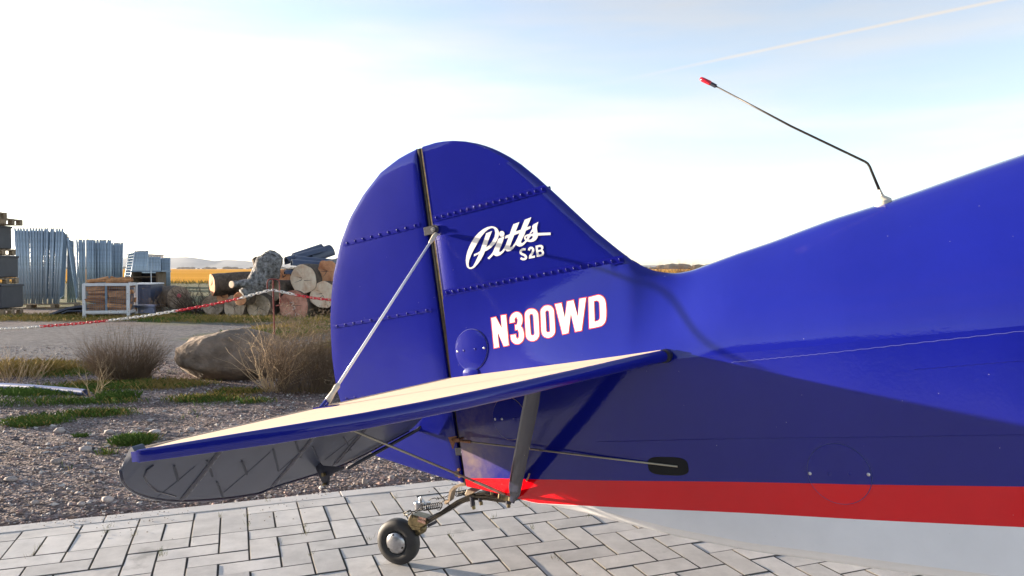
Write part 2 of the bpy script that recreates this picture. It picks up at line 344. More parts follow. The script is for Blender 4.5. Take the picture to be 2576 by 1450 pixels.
def fbm(x, y, sc, oc=3, seed=0):
    s_ = 0; a_ = 1; t_ = 0
    for k in range(oc):
        s_ += a_ * noise.noise(Vector((x * sc + seed, y * sc - seed, seed * 1.7))); t_ += a_; a_ *= .5; sc *= 2.1
    return s_ / t_
def gmask(x, y):
    m_ = 0.
    for (gx, gy, rx, ry, s_) in PG:
        d = math.hypot((x - gx) / rx, (y - gy) / ry)
        if d < 1.6: m_ = max(m_, s_ * max(0., 1.35 - d))
    m_ += .55 * fbm(x, y, 1.1, 3, 3.1)
    if y > 19: m_ = max(m_, min(1, (y - 19) / 2) + .3 * fbm(x, y, .3, 2, 9))
    return m_
def lane(x, y):                                             # the darker, finer gravel lane behind the bushes
    return max(0., min(1., (y - 8.3) / 1.0)) * max(0., min(1., (15.3 - y) / 1.5))
def gz(x, y):
    i, j = pcoord((x, y)); d = j * U - KERB
    base = -.012 if d > 0 else -.12
    t_ = min(1., max(0., d / .5)) if d > 0 else 0.
    return base + t_ * (.02 * fbm(x, y, .8, 3, 5.) + .008 * fbm(x, y, 6., 2, 8.))

def ground_mat():
    m = bpy.data.materials.new('gravel_and_grass'); m.use_nodes = True; t = m.node_tree; b = t.nodes['Principled BSDF']; b.inputs['Roughness'].default_value = .95
    b.inputs['Specular IOR Level'].default_value = .25
    at = t.nodes.new('ShaderNodeVertexColor'); at.layer_name = 'cover'; sp = t.nodes.new('ShaderNodeSeparateColor'); t.links.new(at.outputs['Color'], sp.inputs[0])
    tcn = t.nodes.new('ShaderNodeTexCoord')
    def tex(kind, scale, **k):
        x = t.nodes.new(kind); x.inputs['Scale'].default_value = scale; t.links.new(tcn.outputs['Object'], x.inputs['Vector'])
        for a_, b_ in k.items(): x.inputs[a_].default_value = b_
        return x
    v1 = tex('ShaderNodeTexVoronoi', 55.); v2 = tex('ShaderNodeTexVoronoi', 22.); n1 = tex('ShaderNodeTexNoise', 1.3, Detail=6.)
    hsv = t.nodes.new('ShaderNodeSeparateColor'); t.links.new(v1.outputs['Color'], hsv.inputs[0])
    r1 = t.nodes.new('ShaderNodeValToRGB'); e = r1.color_ramp.elements; e[0].color = (.085, .06, .055, 1); e[1].color = (.40, .35, .34, 1); e[1].position = 1.
    x = e.new(.5); x.color = (.22, .18, .17, 1); x = e.new(.85); x.color = (.32, .25, .24, 1); t.links.new(hsv.outputs[0], r1.inputs[0])
    r2 = t.nodes.new('ShaderNodeValToRGB'); e = r2.color_ramp.elements; e[0].position = .3; e[0].color = (.62, .55, .50, 1); e[1].position = .7; e[1].color = (1, 1, 1, 1); t.links.new(n1.outputs['Fac'], r2.inputs[0])
    g1 = t.nodes.new('ShaderNodeMix'); g1.data_type = 'RGBA'; g1.blend_type = 'MULTIPLY'; g1.inputs['Factor'].default_value = 1.; t.links.new(r1.outputs[0], g1.inputs[6]); t.links.new(r2.outputs[0], g1.inputs[7])
    # lane
    nl = tex('ShaderNodeTexNoise', 9., Detail=8., Roughness=.75); rl = t.nodes.new('ShaderNodeValToRGB'); e = rl.color_ramp.elements
    e[0].position = .35; e[0].color = (.055, .054, .062, 1); e[1].position = .68; e[1].color = (.21, .205, .22, 1); t.links.new(nl.outputs['Fac'], rl.inputs[0])
    g2 = t.nodes.new('ShaderNodeMix'); g2.data_type = 'RGBA'; t.links.new(sp.outputs[1], g2.inputs['Factor']); t.links.new(g1.outputs[2], g2.inputs[6]); t.links.new(rl.outputs[0], g2.inputs[7])
    # grass floor
    ng = tex('ShaderNodeTexNoise', 2.2, Detail=8., Roughness=.7); rg = t.nodes.new('ShaderNodeValToRGB'); e = rg.color_ramp.elements
    e[0].position = .36; e[0].color = (.045, .075, .02, 1); e[1].position = .64; e[1].color = (.26, .19, .05, 1); x = e.new(.5); x.color = (.12, .16, .035, 1); t.links.new(ng.outputs['Fac'], rg.inputs[0])
    g3 = t.nodes.new('ShaderNodeMix'); g3.data_type = 'RGBA'; t.links.new(sp.outputs[0], g3.inputs['Factor']); t.links.new(g2.outputs[2], g3.inputs[6]); t.links.new(rg.outputs[0], g3.inputs[7])
    t.links.new(g3.outputs[2], b.inputs['Base Color'])
    bu = t.nodes.new('ShaderNodeBump'); bu.inputs['Strength'].default_value = .8; bu.inputs['Distance'].default_value = .012; bu.invert = True
    t.links.new(v1.outputs['Distance'], bu.inputs['Height']); t.links.new(bu.outputs[0], b.inputs['Normal'])
    return m
M['ground'] = ground_mat()
def make_ground():
    xs = sorted(set(list(np.arange(-16, 12, .12)) + list(np.geomspace(12, 4200, 40)) + list(-np.geomspace(16, 4200, 40))))
    ys = sorted(set(list(np.arange(1.2, 20, .10)) + list(np.geomspace(20, 4200, 46)) + list(1.2 - np.geomspace(.2, 300, 26))))
    nx, ny = len(xs), len(ys); vs = np.zeros((ny, nx, 3)); col = np.zeros((ny, nx, 4)); col[..., 3] = 1
    for a_, y in enumerate(ys):
        for b_, x in enumerate(xs):
            near = -17 < x < 13 and y < 24 and y > 1
            vs[a_, b_] = (x, y, gz(x, y) if near else (-.02 if y > 1.5 else -.12))
            if near: g_ = gmask(x, y)
            else: g_ = .75
            col[a_, b_, 0] = min(1, max(0, (g_ - .28) * 1.2)); col[a_, b_, 1] = lane(x, y)
    me = bpy.data.meshes.new('ground'); idx = np.arange(nx * ny).reshape(ny, nx)
    q = np.stack([idx[:-1, :-1], idx[:-1, 1:], idx[1:, 1:], idx[1:, :-1]], -1).reshape(-1, 4)
    me.from_pydata(vs.reshape(-1, 3).tolist(), [], q.tolist()); me.materials.append(M['ground'])
    ca = me.color_attributes.new('cover', 'FLOAT_COLOR', 'POINT'); ca.data.foreach_set('color', col.reshape(-1))
    me.polygons.foreach_set('use_smooth', [True] * len(me.polygons))
    o = bpy.data.objects.new('ground', me); COL.objects.link(o); setp(o, kind='structure')
make_ground()

# ---- field and hills
fm = mat('stubble_field', (.88, .46, .10), rough=.95, spec=0, noise_amt=0, col2=(.72, .33, .05), noise_scale=.02, stretch=(.15, 1, 1))
mb = MB(); xs = np.linspace(-2600, 2600, 27)
rows = []
for y in (52, 58, 75, 110, 200, 500, 1200, 2700):
    rows.append([(x, y + (3 * math.sin(x * .05) if y < 60 else 0), .02 + (0 if y > 55 else -.08)) for x in xs])
mb.grid(rows); setp(mb.build('field', fm), kind='structure')
hp = [(-900, 646), (-500, 641), (-200, 650), (100, 640), (300, 650), (437, 648), (470, 647), (500, 650), (530, 655), (548, 658), (565, 654), (600, 655), (640, 659), (700, 662), (900, 666), (1200, 668), (1500, 667), (1690, 668), (1705, 664), (1730, 669), (1900, 670), (2300, 668), (3000, 662), (4000, 660)]
mb = MB(); rows = [[], [], [], []]; YH = 3000.
for u in np.arange(-900, 4001, 24):
    v = np.interp(u, [p[0] for p in hp], [p[1] for p in hp]); x = (u - CX) / F * YH; h_ = H + (HZ - v) / F * YH + 1.2 * fbm(x, 0, .01, 3)
    for k, (dy, hh) in enumerate(((-500, .02), (-220, .45), (0, 1.), (400, .3))): rows[k].append((x * (1 + dy / YH), YH + dy, h_ * hh))
mb.grid(rows); setp(mb.build('hills', M['hill'], smooth_=True), kind='structure')

# ---- pavement
pave = MB()
bx0 = [pv(-60, 0, -.075), pv(60, 0, -.075), pv(60, -80, -.075), pv(-60, -80, -.075)]
pave.add(bx0, [(3, 2, 1, 0)]); bed = [pv(-60, 0, -.0045), pv(60, 0, -.0045), pv(60, -80, -.0045), pv(-60, -80, -.0045)]
pave.v = []; pave.f = []; pave.m = []
pave.add(bed, [(0, 3, 2, 1)])
pavement = pave.build('pavement', M['sand']); setp(pavement, kind='structure')
def brick_mesh(lx, ly, name='paver', bev=.0018):
    g = .0024; mb_ = MB(); mb_.box((0, 0, -.03), (lx * U - 2 * g, ly * U - 2 * g, .06)); me = mb_.mesh(name, [M['paver'], M['pside']], bevel=bev)
    for pg in me.polygons:
        if pg.normal.z < .98: pg.material_index = 1
    return me
BM = {}
bricks = []                                                  # (i0, j0, li, lj) in cells
for i in range(-60, 60, 2): bricks.append((i, -1, 2, 1))
for i in range(-60, 60): bricks.append((i, -3, 1, 2))
for j in range(-80, -2):
    for i in range(-61, 60):
        k = (i + j - 2) % 4
        if k == 0 and j <= -4: bricks.append((i, j, 2, 1))
        if k == 2:
            if j <= -5: bricks.append((i, j, 1, 2))
            elif j == -4: bricks.append((i, j, 1, 1))
        if k == 3 and j == -4: pass
def pix(p):
    q = np.array(p) - O; zc = q @ np.array([0, CP, -SP_]); yc = q @ np.array([0, SP_, CP])
    return (CX + F * q[0] / zc, CY - F * yc / zc, zc) if zc > .05 else (-9e3, -9e3, -1)
seen, rest = [], []
for bk in bricks:
    cpt = pv(bk[0] + bk[2] / 2, bk[1] + bk[3] / 2); u, v, z = pix(cpt)
    vis = z > .5 and -60 < u < 2640 and v < 1520
    if vis:                                                  # hidden behind the fuselage side
        lim = np.interp(u, [1300, 1700, 2080, 2640], [1180, 1330, 1405, 1480])
        if u > 1300 and v < lim: vis = False
    (seen if vis else rest).append((z, bk))
seen.sort(key=lambda t: t[0])
part_b = seen[:299]; rest += seen[299:]
for z, (i, j, li, lj) in part_b:
    key = (li, lj)
    if key not in BM: BM[key] = brick_mesh(li, lj)
    o = bpy.data.objects.new('paver', BM[key]); COL.objects.link(o); o.parent = pavement
    p = pv(i + li / 2, j + lj / 2); r_ = random.Random(i * 977 + j * 31)
    o.location = (p[0], p[1], r_.uniform(-.0016, .0016)); o.rotation_euler = (r_.uniform(-.006, .006), r_.uniform(-.006, .006), PH + r_.uniform(-.006, .006))
mb = MB(); Rz = Matrix.Rotation(PH, 3, 'Z')
for z, (i, j, li, lj) in rest:
    if abs(i) > 52 or j < -76: continue
    p = pv(i + li / 2, j + lj / 2)
    mb.box((p[0], p[1], -.03 + random.uniform(-.0015, .0015)), (li * U - .006, lj * U - .006, .058), Rz)
o = mb.build('far_pavers', M['paver'], pavement); setp(o, kind='stuff')
# kerb stones: 1 m long edge stones along the outer edge
kst = bpy.data.objects.new('kerb', None); COL.objects.link(kst); kst.location = tuple(pv(0, 0)); setp(kst, kind='structure')
mbk = MB(); mbk.box((0, 0, -.052), (1.0 - .006, KERB - .008, .104)); kme = mbk.mesh('kerb_stone', M['kerb'], bevel=.002)
for k in range(-6, 6):
    p = P0 + D1 * (k + .14) + D2 * (KERB / 2); o = bpy.data.objects.new('kerb_stone', kme); COL.objects.link(o); o.parent = kst
    o.location = tuple(np.array([p[0], p[1], 0.0012]) - pv(0, 0)); o.rotation_euler = (0, random.uniform(-.0015, .0015), PH)

# ---- loose gravel: geometry near, in one object
def scatter_stones():
    n = 30000; V = []; Fc = []; MI = []
    ico = [(-1, 0, 0), (1, 0, 0), (0, -1, 0), (0, 1, 0), (0, 0, -1), (0, 0, 1)]
    tri = [(0, 2, 5), (2, 1, 5), (1, 3, 5), (3, 0, 5), (2, 0, 4), (1, 2, 4), (3, 1, 4), (0, 3, 4)]
    cnt = 0
    while cnt < n:
        v = 676 + 1860 * H / rng.uniform(3.15, 10.5)
        u = rng.uniform(-40, 1350 if v > 1000 else 1000); p = ground(u, v)
        i, j = pcoord(p)
        if j * U < KERB + .01: continue
        if lane(p[0], p[1]) > .5 and rng.random() < .7: continue
        if gmask(p[0], p[1]) > .55 and rng.random() < .8: continue
        s_ = .0035 + .0045 * rng.random() + (.012 * rng.random() ** 2 if rng.random() < .12 else 0)
        sx, sy, sz = s_ * rng.uniform(.8, 1.6), s_ * rng.uniform(.7, 1.3), s_ * rng.uniform(.4, .9); a_ = rng.uniform(0, 6.28); ca, sa = math.cos(a_), math.sin(a_)
        z0 = gz(p[0], p[1]) + sz * .3; k = len(V)
        for (x, y, z) in ico:
            x, y, z = x * sx * rng.uniform(.75, 1.15), y * sy * rng.uniform(.75, 1.15), z * sz
            x += rng.uniform(-.3, .3) * sx; y += rng.uniform(-.3, .3) * sy
            V.append((p[0] + x * ca - y * sa, p[1] + x * sa + y * ca, z0 + z))
        Fc += [(a + k, b + k, c_ + k) for a, b, c_ in tri]; MI += [int(rng.integers(0, 5))] * 8; cnt += 1
    me = bpy.data.meshes.new('gravel'); me.from_pydata(V, [], Fc)
    for nme, c_ in (('grey_pebble', (.30, .27, .275)), ('dark_pebble', (.10, .09, .095)), ('pink_pebble', (.32, .215, .19)), ('brown_pebble', (.17, .125, .105)), ('pale_pebble', (.48, .44, .41))):
        me.materials.append(mat(nme, c_, rough=.85))
    me.polygons.foreach_set('material_index', MI)
    o = bpy.data.objects.new('gravel', me); COL.objects.link(o); setp(o, kind='stuff')
scatter_stones()
def spill():
    V = []; Fc = []
    for _ in range(900):
        i = rng.uniform(-20, 26); j = abs(rng.normal(0, 1.)) * -1.6 + .8; p = pv(i, j); s_ = rng.uniform(.0012, .0042); k = len(V)
        if fbm(p[0], p[1], 2.2, 2, 31) < .02: continue
        for (x, y, z) in ((-1, 0, 0), (1, 0, 0), (0, -1, 0), (0, 1, 0), (0, 0, -.3), (0, 0, .8)): V.append((p[0] + x * s_ * rng.uniform(.7, 1.4), p[1] + y * s_ * rng.uniform(.7, 1.4), .0025 + z * s_))
        Fc += [(a + k, b + k, c_ + k) for a, b, c_ in ((0, 2, 5), (2, 1, 5), (1, 3, 5), (3, 0, 5), (2, 0, 4), (1, 2, 4), (3, 1, 4), (0, 3, 4))]
    me = bpy.data.meshes.new('spilled_grit'); me.from_pydata(V, [], Fc); me.materials.append(mat('grit', (.14, .12, .105), rough=.9)); o = bpy.data.objects.new('spilled_grit', me); COL.objects.link(o); setp(o, kind='stuff')
spill()
def rock_mesh(name, m_, sub=2, amp=.25, sc=1.6, seed=0., flat=.6, squash=(1, 1, 1)):
    bm = bmesh.new(); bmesh.ops.create_icosphere(bm, subdivisions=sub, radius=1)
    for v in bm.verts:
        d = 1 + amp * noise.noise(v.co * sc + Vector((seed, seed, seed))) + amp * .4 * noise.noise(v.co * sc * 2.7 + Vector((seed, 0, 3)))
        v.co = Vector((v.co.x * squash[0], v.co.y * squash[1], v.co.z * squash[2])) * d
    me = bpy.data.meshes.new(name); bm.to_mesh(me); bm.free(); me.materials.append(m_); me.polygons.foreach_set('use_smooth', [True] * len(me.polygons)); return me
stones = [(142, 1158, 14, 9, 'pale pink-grey rounded stone on the gravel left of the drooping elevator tip'), (215, 1125, 17, 8, 'broad pale flat stone in the gravel below the small grass tufts'),
          (335, 1086, 12, 8, 'small rounded pale stone in the gravel just behind the grass tuft'), (222, 968, 0, 0, ''), (275, 1083, 12, 7, 'pinkish pebble-like stone at the left of the grass tuft'),
          (150, 1078, 14, 8, 'upright pale stone beside the left grass patch'), (270, 1250, 14, 9, 'pale rounded stone near the kerb, left of the elevator tip'), (1203, 1207, 0, 0, ''),
          (918, 1207, 8, 12, 'white upright stone chip between elevator and rudder near the kerb'), (28, 1200, 16, 8, 'grey stone at the far left edge of the gravel'), (480, 1075, 11, 6, 'small grey stone behind the stabilizer leading edge'),
          (390, 1083, 15, 7, 'bluish grey flat stone in the gravel behind the elevator tip'), (205, 1262, 10, 6, 'dull brown stone close to the kerb near the left edge'), (88, 1258, 10, 6, 'small white stone beside the kerb near the left edge'),
          (985, 1195, 9, 5, 'small tan stone under the rudder'), (225, 1090, 9, 5, 'small dark reddish stone among pale ones at the grass edge'), (600, 1008, 8, 5, 'small stone lying before the big boulder'), (20, 1060, 12, 7, 'tan stone at the left end of the grass patch')]
k = 0
for (u, v, rx, ry, lab) in stones:
    if not rx: continue
    g = ground(u, v + ry * .6); Z = g[1]; r_ = rx / F * Z; h_ = ry / F * Z
    me = rock_mesh('stone', M['cobble'], 2, .3, 1.7, k * 3.7, squash=(r_, r_ * .8, h_)); o = bpy.data.objects.new('stone', me); COL.objects.link(o)
    o.location = (g[0], g[1], gz(g[0], g[1]) + h_ * .5); setp(o, lab, 'stone', 'larger stones lying on the gravel'); k += 1

# ---- grass blades
def grass():
    V = []; Fc = []; MI = []; n = 0
    def blade(x, y, h_, wd, mi):
        a_ = rng.uniform(0, 6.28); l_ = rng.uniform(.2, .9) * h_; z = gz(x, y) - .003; k = len(V); dx, dy = math.cos(a_), math.sin(a_)
        V.extend([(x - dy * wd, y + dx * wd, z), (x + dy * wd, y - dx * wd, z), (x + dx * l_ * .4 + dy * wd * .6, y + dy * l_ * .4 - dx * wd * .6, z + h_ * .6), (x + dx * l_, y + dy * l_, z + h_ * .9)])
        Fc.append((k, k + 1, k + 2)); Fc.append((k, k + 2, k + 3)); MI.extend([mi, mi])
    tries = 0
    while n < 75000 and tries < 600000:
        tries += 1; Z = 1 / rng.uniform(1 / 19.5, 1 / 3.6); u = rng.uniform(-60, 1150); v = 676 + F * H / Z
        if Z < 5 and u > 700: continue
        p = ground(u, v); i, j = pcoord(p)
        if j * U < KERB + .05: continue
        g_ = gmask(p[0], p[1])
        if rng.random() > (g_ - .12) ** 1.5 * 1.1 if g_ > .12 else True: continue
        if lane(p[0], p[1]) > .3 and g_ < .7: continue
        dry = fbm(p[0], p[1], .9, 2, 21) + rng.uniform(-.25, .25) + (.15 if Z > 13 else 0)
        blade(p[0], p[1], rng.uniform(.012, .038) * (1 + Z / 9), .0012 * (.6 + Z / 5), 1 if dry > -.02 else 0); n += 1
    def tuft(u, v, wr, hmax, cnt, mi=0):
        g = ground(u, v)
        for _ in range(cnt):
            r_ = wr * math.sqrt(rng.random()); a_ = rng.uniform(0, 6.28)
            blade(g[0] + r_ * math.cos(a_), g[1] + r_ * .6 * math.sin(a_), rng.uniform(.4, 1) * hmax, .0017, mi)
    tuft(335, 1113, .11, .075, 900); tuft(205, 1095, .05, .04, 200); tuft(80, 1062, .2, .06, 900); tuft(300, 1000, .18, .09, 500); tuft(60, 1012, .3, .05, 500); tuft(600, 985, .2, .06, 300)
    tuft(30, 940, .4, .2, 700, 1); tuft(110, 935, .3, .16, 400, 1)
    me = bpy.data.meshes.new('grass'); me.from_pydata(V, [], Fc); me.materials.append(mat('green_grass_blade', (.10, .165, .035), rough=1, spec=.1, noise_amt=.35, noise_scale=3)); me.materials.append(mat('dry_grass_blade', (.34, .25, .08), rough=1, spec=.1, noise_amt=.3, noise_scale=3))
    me.polygons.foreach_set('material_index', MI); o = bpy.data.objects.new('grass', me); COL.objects.link(o); setp(o, kind='stuff')
    # blades sprouting from the paver joints
    V.clear(); Fc.clear(); MI.clear()
    for (u, v) in ((404, 1400), (404, 1385), (76, 1400), (412, 1395), (675, 1262), (930, 1358), (1240, 1305), (1340, 1330), (1480, 1300), (1395, 1405), (620, 1300), (1050, 1265)) + tuple(pix(pv(rng.integers(-14, 22) + .0, -rng.integers(1, 12) + rng.uniform(-.4, .4)))[:2] for _ in range(46)):
        g = ground(u, v)
        for _ in range(9):
            x, y = g[0] + rng.normal(0, .006), g[1] + rng.normal(0, .012); a_ = rng.uniform(0, 6.28); h_ = rng.uniform(.008, .03); k = len(V)
            V.extend([(x - .001, y, -.01), (x + .001, y, -.01), (x + h_ * .6 * math.cos(a_), y + h_ * .6 * math.sin(a_), h_)]); Fc.append((k, k + 1, k + 2))
    me = bpy.data.meshes.new('joint_weeds'); me.from_pydata(V, [], Fc); me.materials.append(M['grass']); o = bpy.data.objects.new('joint_weeds', me); COL.objects.link(o); setp(o, kind='stuff')
grass()
# ================================================================= AIRCRAFT
OFF = -air(WH)
def L(a): return Vector((a[0] + OFF[0], -(a[1] + OFF[1]), a[2] + OFF[2]))
def LV(a, b, c_): return L((a, b, c_))
plane = bpy.data.objects.new('aeroplane', None); COL.objects.link(plane); plane.empty_display_size = .2
B3 = Matrix(((fv[0], -nv[0], cv[0]), (fv[1], -nv[1], cv[1]), (fv[2], -nv[2], cv[2])))
plane.matrix_world = Matrix.Translation(Vector(WH)) @ B3.to_4x4()
setp(plane, 'glossy blue aeroplane tail with red stripe and white belly standing on the pavers', 'aeroplane')
def child(mb_, name, mats, parent=plane, **k): return mb_.build(name, mats, parent, **k)

W_T = [(-.2, .028), (0, .030), (.1, .042), (.2, .060), (.4, .100), (.62, .140), (.85, .175), (1.0, .200), (1.3, .260), (1.6, .310), (2.0, .355), (2.6, .39), (3.3, .40)]
TOP = [(.02, .655), (.5, .655), (.69, .657), (.72, .650), (.753, .620), (.788, .601), (.835, .588)] + [(float(A(u, v)[0]), float(A(u, v)[2])) for u, v in ((1705, 687.5), (1740, 681), (1777, 667), (1855, 638), (1945, 607.6), (2020, 579), (2097, 550.5), (2235, 507.5), (2308, 482), (2400, 449), (2500, 414), (2576, 388))] + [(1.85, .745), (2.0, .765), (2.4, .80), (3.3, .82)]
CH = [(0, -.012), (.05, -.020), (.21, -.046), (.384, -.076), (.53, -.099), (.66, -.121), (.78, -.143), (.99, -.168), (1.17, -.176), (1.6, -.20), (3.3, -.24)]
LON = .350
def it(T, x): return float(np.interp(x, [t[0] for t in T], [t[1] for t in T]))
def its(T, x, h_=.03): return (it(T, x - h_) + 2 * it(T, x) + it(T, x + h_)) / 4
CONV = [(0, 1.), (.06, .985), (.12, .962), (.25, .895), (.4, .785), (.55, .65), (.7, .49), (.82, .345), (.92, .21), (.97, .13), (1., 0.)]
CONC = [(0, 1.), (.08, .92), (.18, .79), (.32, .60), (.5, .38), (.7, .18), (.85, .07), (1., 0.)]
def prof(s, a):
    m_ = min(1., max(0., (a - .62) / .42)); m_ = m_ * m_ * (3 - 2 * m_)
    wf = .017 * (1 - m_)
    wd = its(W_T, a)
    r_ = (1 - m_) * it(CONC, s) + m_ * it(CONV, s)
    if m_ == 0 and s >= 1: return wf
    b = wf * min(1, (1 - s) * 12 + (0 if a > .66 else 1)) + (wd - wf) * r_
    return b
def surf_b(a, c_):
    tp = its(TOP, a, .012)
    wd = its(W_T, a)
    if c_ >= LON: return prof(min(1, (c_ - LON) / (tp - LON)), a)
    ch = its(CH, a); s = (c_ - LON) / (ch - LON)
    return wd * (1 + .012 * math.sin(PI * min(1, s)))
def SP(u, v, off=0.):                                        # pixel -> point on the near side of the fuselage
    b = .05
    for _ in range(14):
        p = A(u, v, b); b = .5 * b + .5 * surf_b(p[0], p[2])
    p = A(u, v, b); return np.array([p[0], surf_b(p[0], p[2]) + off, p[2]])
NS = [1, .985, .965, .93, .88, .82, .75, .68, .6, .52, .44, .36, .28, .2, .13, .07, .03, 0]
stations = sorted(set([round(x, 4) for x in list(np.arange(.022, .66, .03)) + list(np.arange(.66, 1.0, .012)) + list(np.arange(1.0, 2.0, .03)) + list(np.arange(2.0, 3.31, .1))]))
def half(a):
    tp = its(TOP, a, .012); wd = its(W_T, a); ch = its(CH, a); R1 = .016 + .01 * min(1, a / 1.6); R2 = max(-.057, ch + .006) if a < .35 else -.057
    pts = [(prof(s, a) if s < 1 else 0., LON + (tp - LON) * s, 0) for s in NS]
    for c_ in np.linspace(LON, R1, 9)[1:]: pts.append((surf_b(a, c_), c_, 0))
    for c_ in np.linspace(R1, R2, 4)[1:]: pts.append((surf_b(a, c_), c_, 1))
    top_r = max(ch + .008, min(R2 - .001, ch + .034)) if R2 > ch + .014 else R2 - .0005
    for c_ in np.linspace(R2, top_r, 4)[1:]: pts.append((surf_b(a, c_), c_, 2))
    rr = max(.003, min(.028, wd * .3)); c0 = top_r
    for dx, dz in ((.0, .0), (.22, .5), (.5, .85), (1., 1.)): pts.append((wd - rr * 1.6 * dx - .0004, c0 - .0005 - (c0 - ch - .0005) * dz, 2))
    pts.append((0, ch - .004, 2)); return pts
fus = MB(); H0 = [half(a) for a in stations]; nr = len(H0[0])
for side in (1, -1):
    rows = [[LV(a, side * p[0], p[1]) for p in h_] for a, h_ in zip(stations, H0)]
    base = len(fus.v); vs = [p for r in rows for p in r]; fs = []; mi = []
    for i in range(len(rows) - 1):
        for k in range(nr - 1):
            q = (i * nr + k, i * nr + k + 1, (i + 1) * nr + k + 1, (i + 1) * nr + k); fs.append(q if side > 0 else q[::-1])
            mt = H0[i][k + 1][2]
            if stations[i] < .24 and mt == 2: mt = 1
            mi.append(mt)
    fus.v += [tuple(p) for p in vs]; fus.f += [tuple(j + base for j in q) for q in fs]; fus.m += mi
# close both ends
for e_, r_ in ((0, H0[0]), (-1, H0[-1])):
    a = stations[e_]; base = len(fus.v); lp = [LV(a, p[0], p[1]) for p in r_] + [LV(a, -p[0], p[1]) for p in r_[::-1]]
    fus.v += [tuple(p) for p in lp]; fus.f.append(tuple(range(base, base + len(lp)))); fus.m.append(0)
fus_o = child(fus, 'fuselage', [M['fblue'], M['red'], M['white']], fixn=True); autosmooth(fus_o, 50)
bmx = bmesh.new(); bmx.from_mesh(fus_o.data); zl = LON + OFF[2]
for e in bmx.edges:
    if all(abs(v.co.z - zl) < 1e-4 and v.co.x - OFF[0] > .5 for v in e.verts): e.smooth = False
bmx.to_mesh(fus_o.data); bmx.free()

# ---- fin
FIN = [(.022, 1.174), (.05, 1.176), (.08, 1.174), (.12, 1.168), (.162, 1.160), (.20, 1.148), (.239, 1.132), (.285, 1.108), (.326, 1.080), (.36, 1.053), (.393, 1.023), (.443, .969), (.503, .897), (.562, .824), (.619, .754), (.675, .693), (.715, .652)]
fin = MB(); rows = []
cs = list(np.linspace(1.17, .60, 40))
LEx = sorted([(p[1], p[0]) for p in FIN[2:]] + [(.56, .80)])
def le_a(c_): return float(np.interp(c_, [p[0] for p in LEx], [p[1] for p in LEx]))
cs = [1.1735, 1.168, 1.16, 1.148] + list(np.linspace(1.13, .60, 36))
TR = .009                                                   # leading edge tube radius
for c_ in cs:
    ae = le_a(c_) if c_ < 1.168 else .12 - (c_ - 1.168) * 7; th = .0165 * min(1, (1.178 - c_) / .02 + .35)
    row = []
    for b_s in (1, -1):
        seg = []
        for t_ in (0, .004, .1, .25, .4, .55, .7, .82, .9, .95): a = .022 + (ae - .022) * t_; seg.append((a, th * (1 if t_ > 0 else .9) * (1 - .06 * math.sin(PI * t_)), c_))
        a1 = max(.03, ae - TR * 1.2)
        for q in (0, .35, .7, 1.): an = q * PI / 2; seg.append((a1 + TR * 1.2 * math.sin(an), TR * math.cos(an) + (th - TR) * (1 - q) * .4, c_))
        row += [LV(a, b * b_s, cc) for a, b, cc in (seg if b_s > 0 else seg[::-1][1:])]
    rows.append(row)
fin.grid(rows, closed=True); fin.add(rows[0], [tuple(range(len(rows[0])))])
fin_o = child(fin, 'fin', M['blue'], fixn=True); autosmooth(fin_o, 40)

# ---- rudder
RUD = [(1.175, -.004), (1.164, -.082), (1.133, -.18), (1.069, -.278), (.995, -.36), (.915, -.419), (.802, -.476), (.72, -.503), (.639, -.522), (.56, -.533), (.487, -.540), (.42, -.540), (.363, -.537), (.255, -.512), (.169, -.466), (.106, -.399), (.061, -.255), (.020, -.119), (-.005, -.03)]
def te_a(c_):
    T = sorted(RUD); x = [t[0] for t in T]; y = [t[1] for t in T]
    return float(np.interp(c_, x, y))
rud = MB(); rows = []
ccs = [1.1745, 1.172, 1.168, 1.16, 1.15] + list(np.linspace(1.13, .12, 64)) + [.10, .08, .06, .04, .02, .008, -.004]
for c_ in ccs:
    t_e = te_a(c_); row = []; e_th = min(1, (1.18 - c_) / .05 + .15) * min(1, (c_ + .03) / .06)
    for b_s in (1, -1):
        seg = []
        for s in (0, .03, .1, .2, .32, .45, .58, .7, .8, .9, .96, 1.):
            a = -.006 + (t_e + .006) * s; edge = min(1, (1 - s) / .05 * .5 + .5)
            rib = 1.
            b = (.0155 * (1 - s ** 1.6) + .0028 * edge) * (.85 if s == 0 else 1) * e_th
            # the fabric dips a little between the ribs
            ph_ = [(1.175, .905), (.905, .602), (.602, .325), (.325, 0)]
            for hi, lo in ph_:
                if lo <= c_ <= hi: b -= .0022 * math.sin(PI * (c_ - lo) / (hi - lo)) * math.sin(PI * min(1, s * 1.1))
            seg.append((a, max(.0012, b), c_))
        row += [LV(a, b * b_s, cc) for a, b, cc in (seg if b_s > 0 else seg[::-1][1:])]
    rows.append(row)
rud.grid(rows, closed=True); rud.add(rows[0], [tuple(range(len(rows[0])))]); rud.add(rows[-1], [tuple(range(len(rows[0])))[::-1]])
rud_o = child(rud, 'rudder', M['blue'], fixn=True); autosmooth(rud_o, 40)

def rud_b(a, c_):
    s = min(1, max(0, (a + .006) / (te_a(c_) + .006))); return .0155 * (1 - s ** 1.6) + .0028
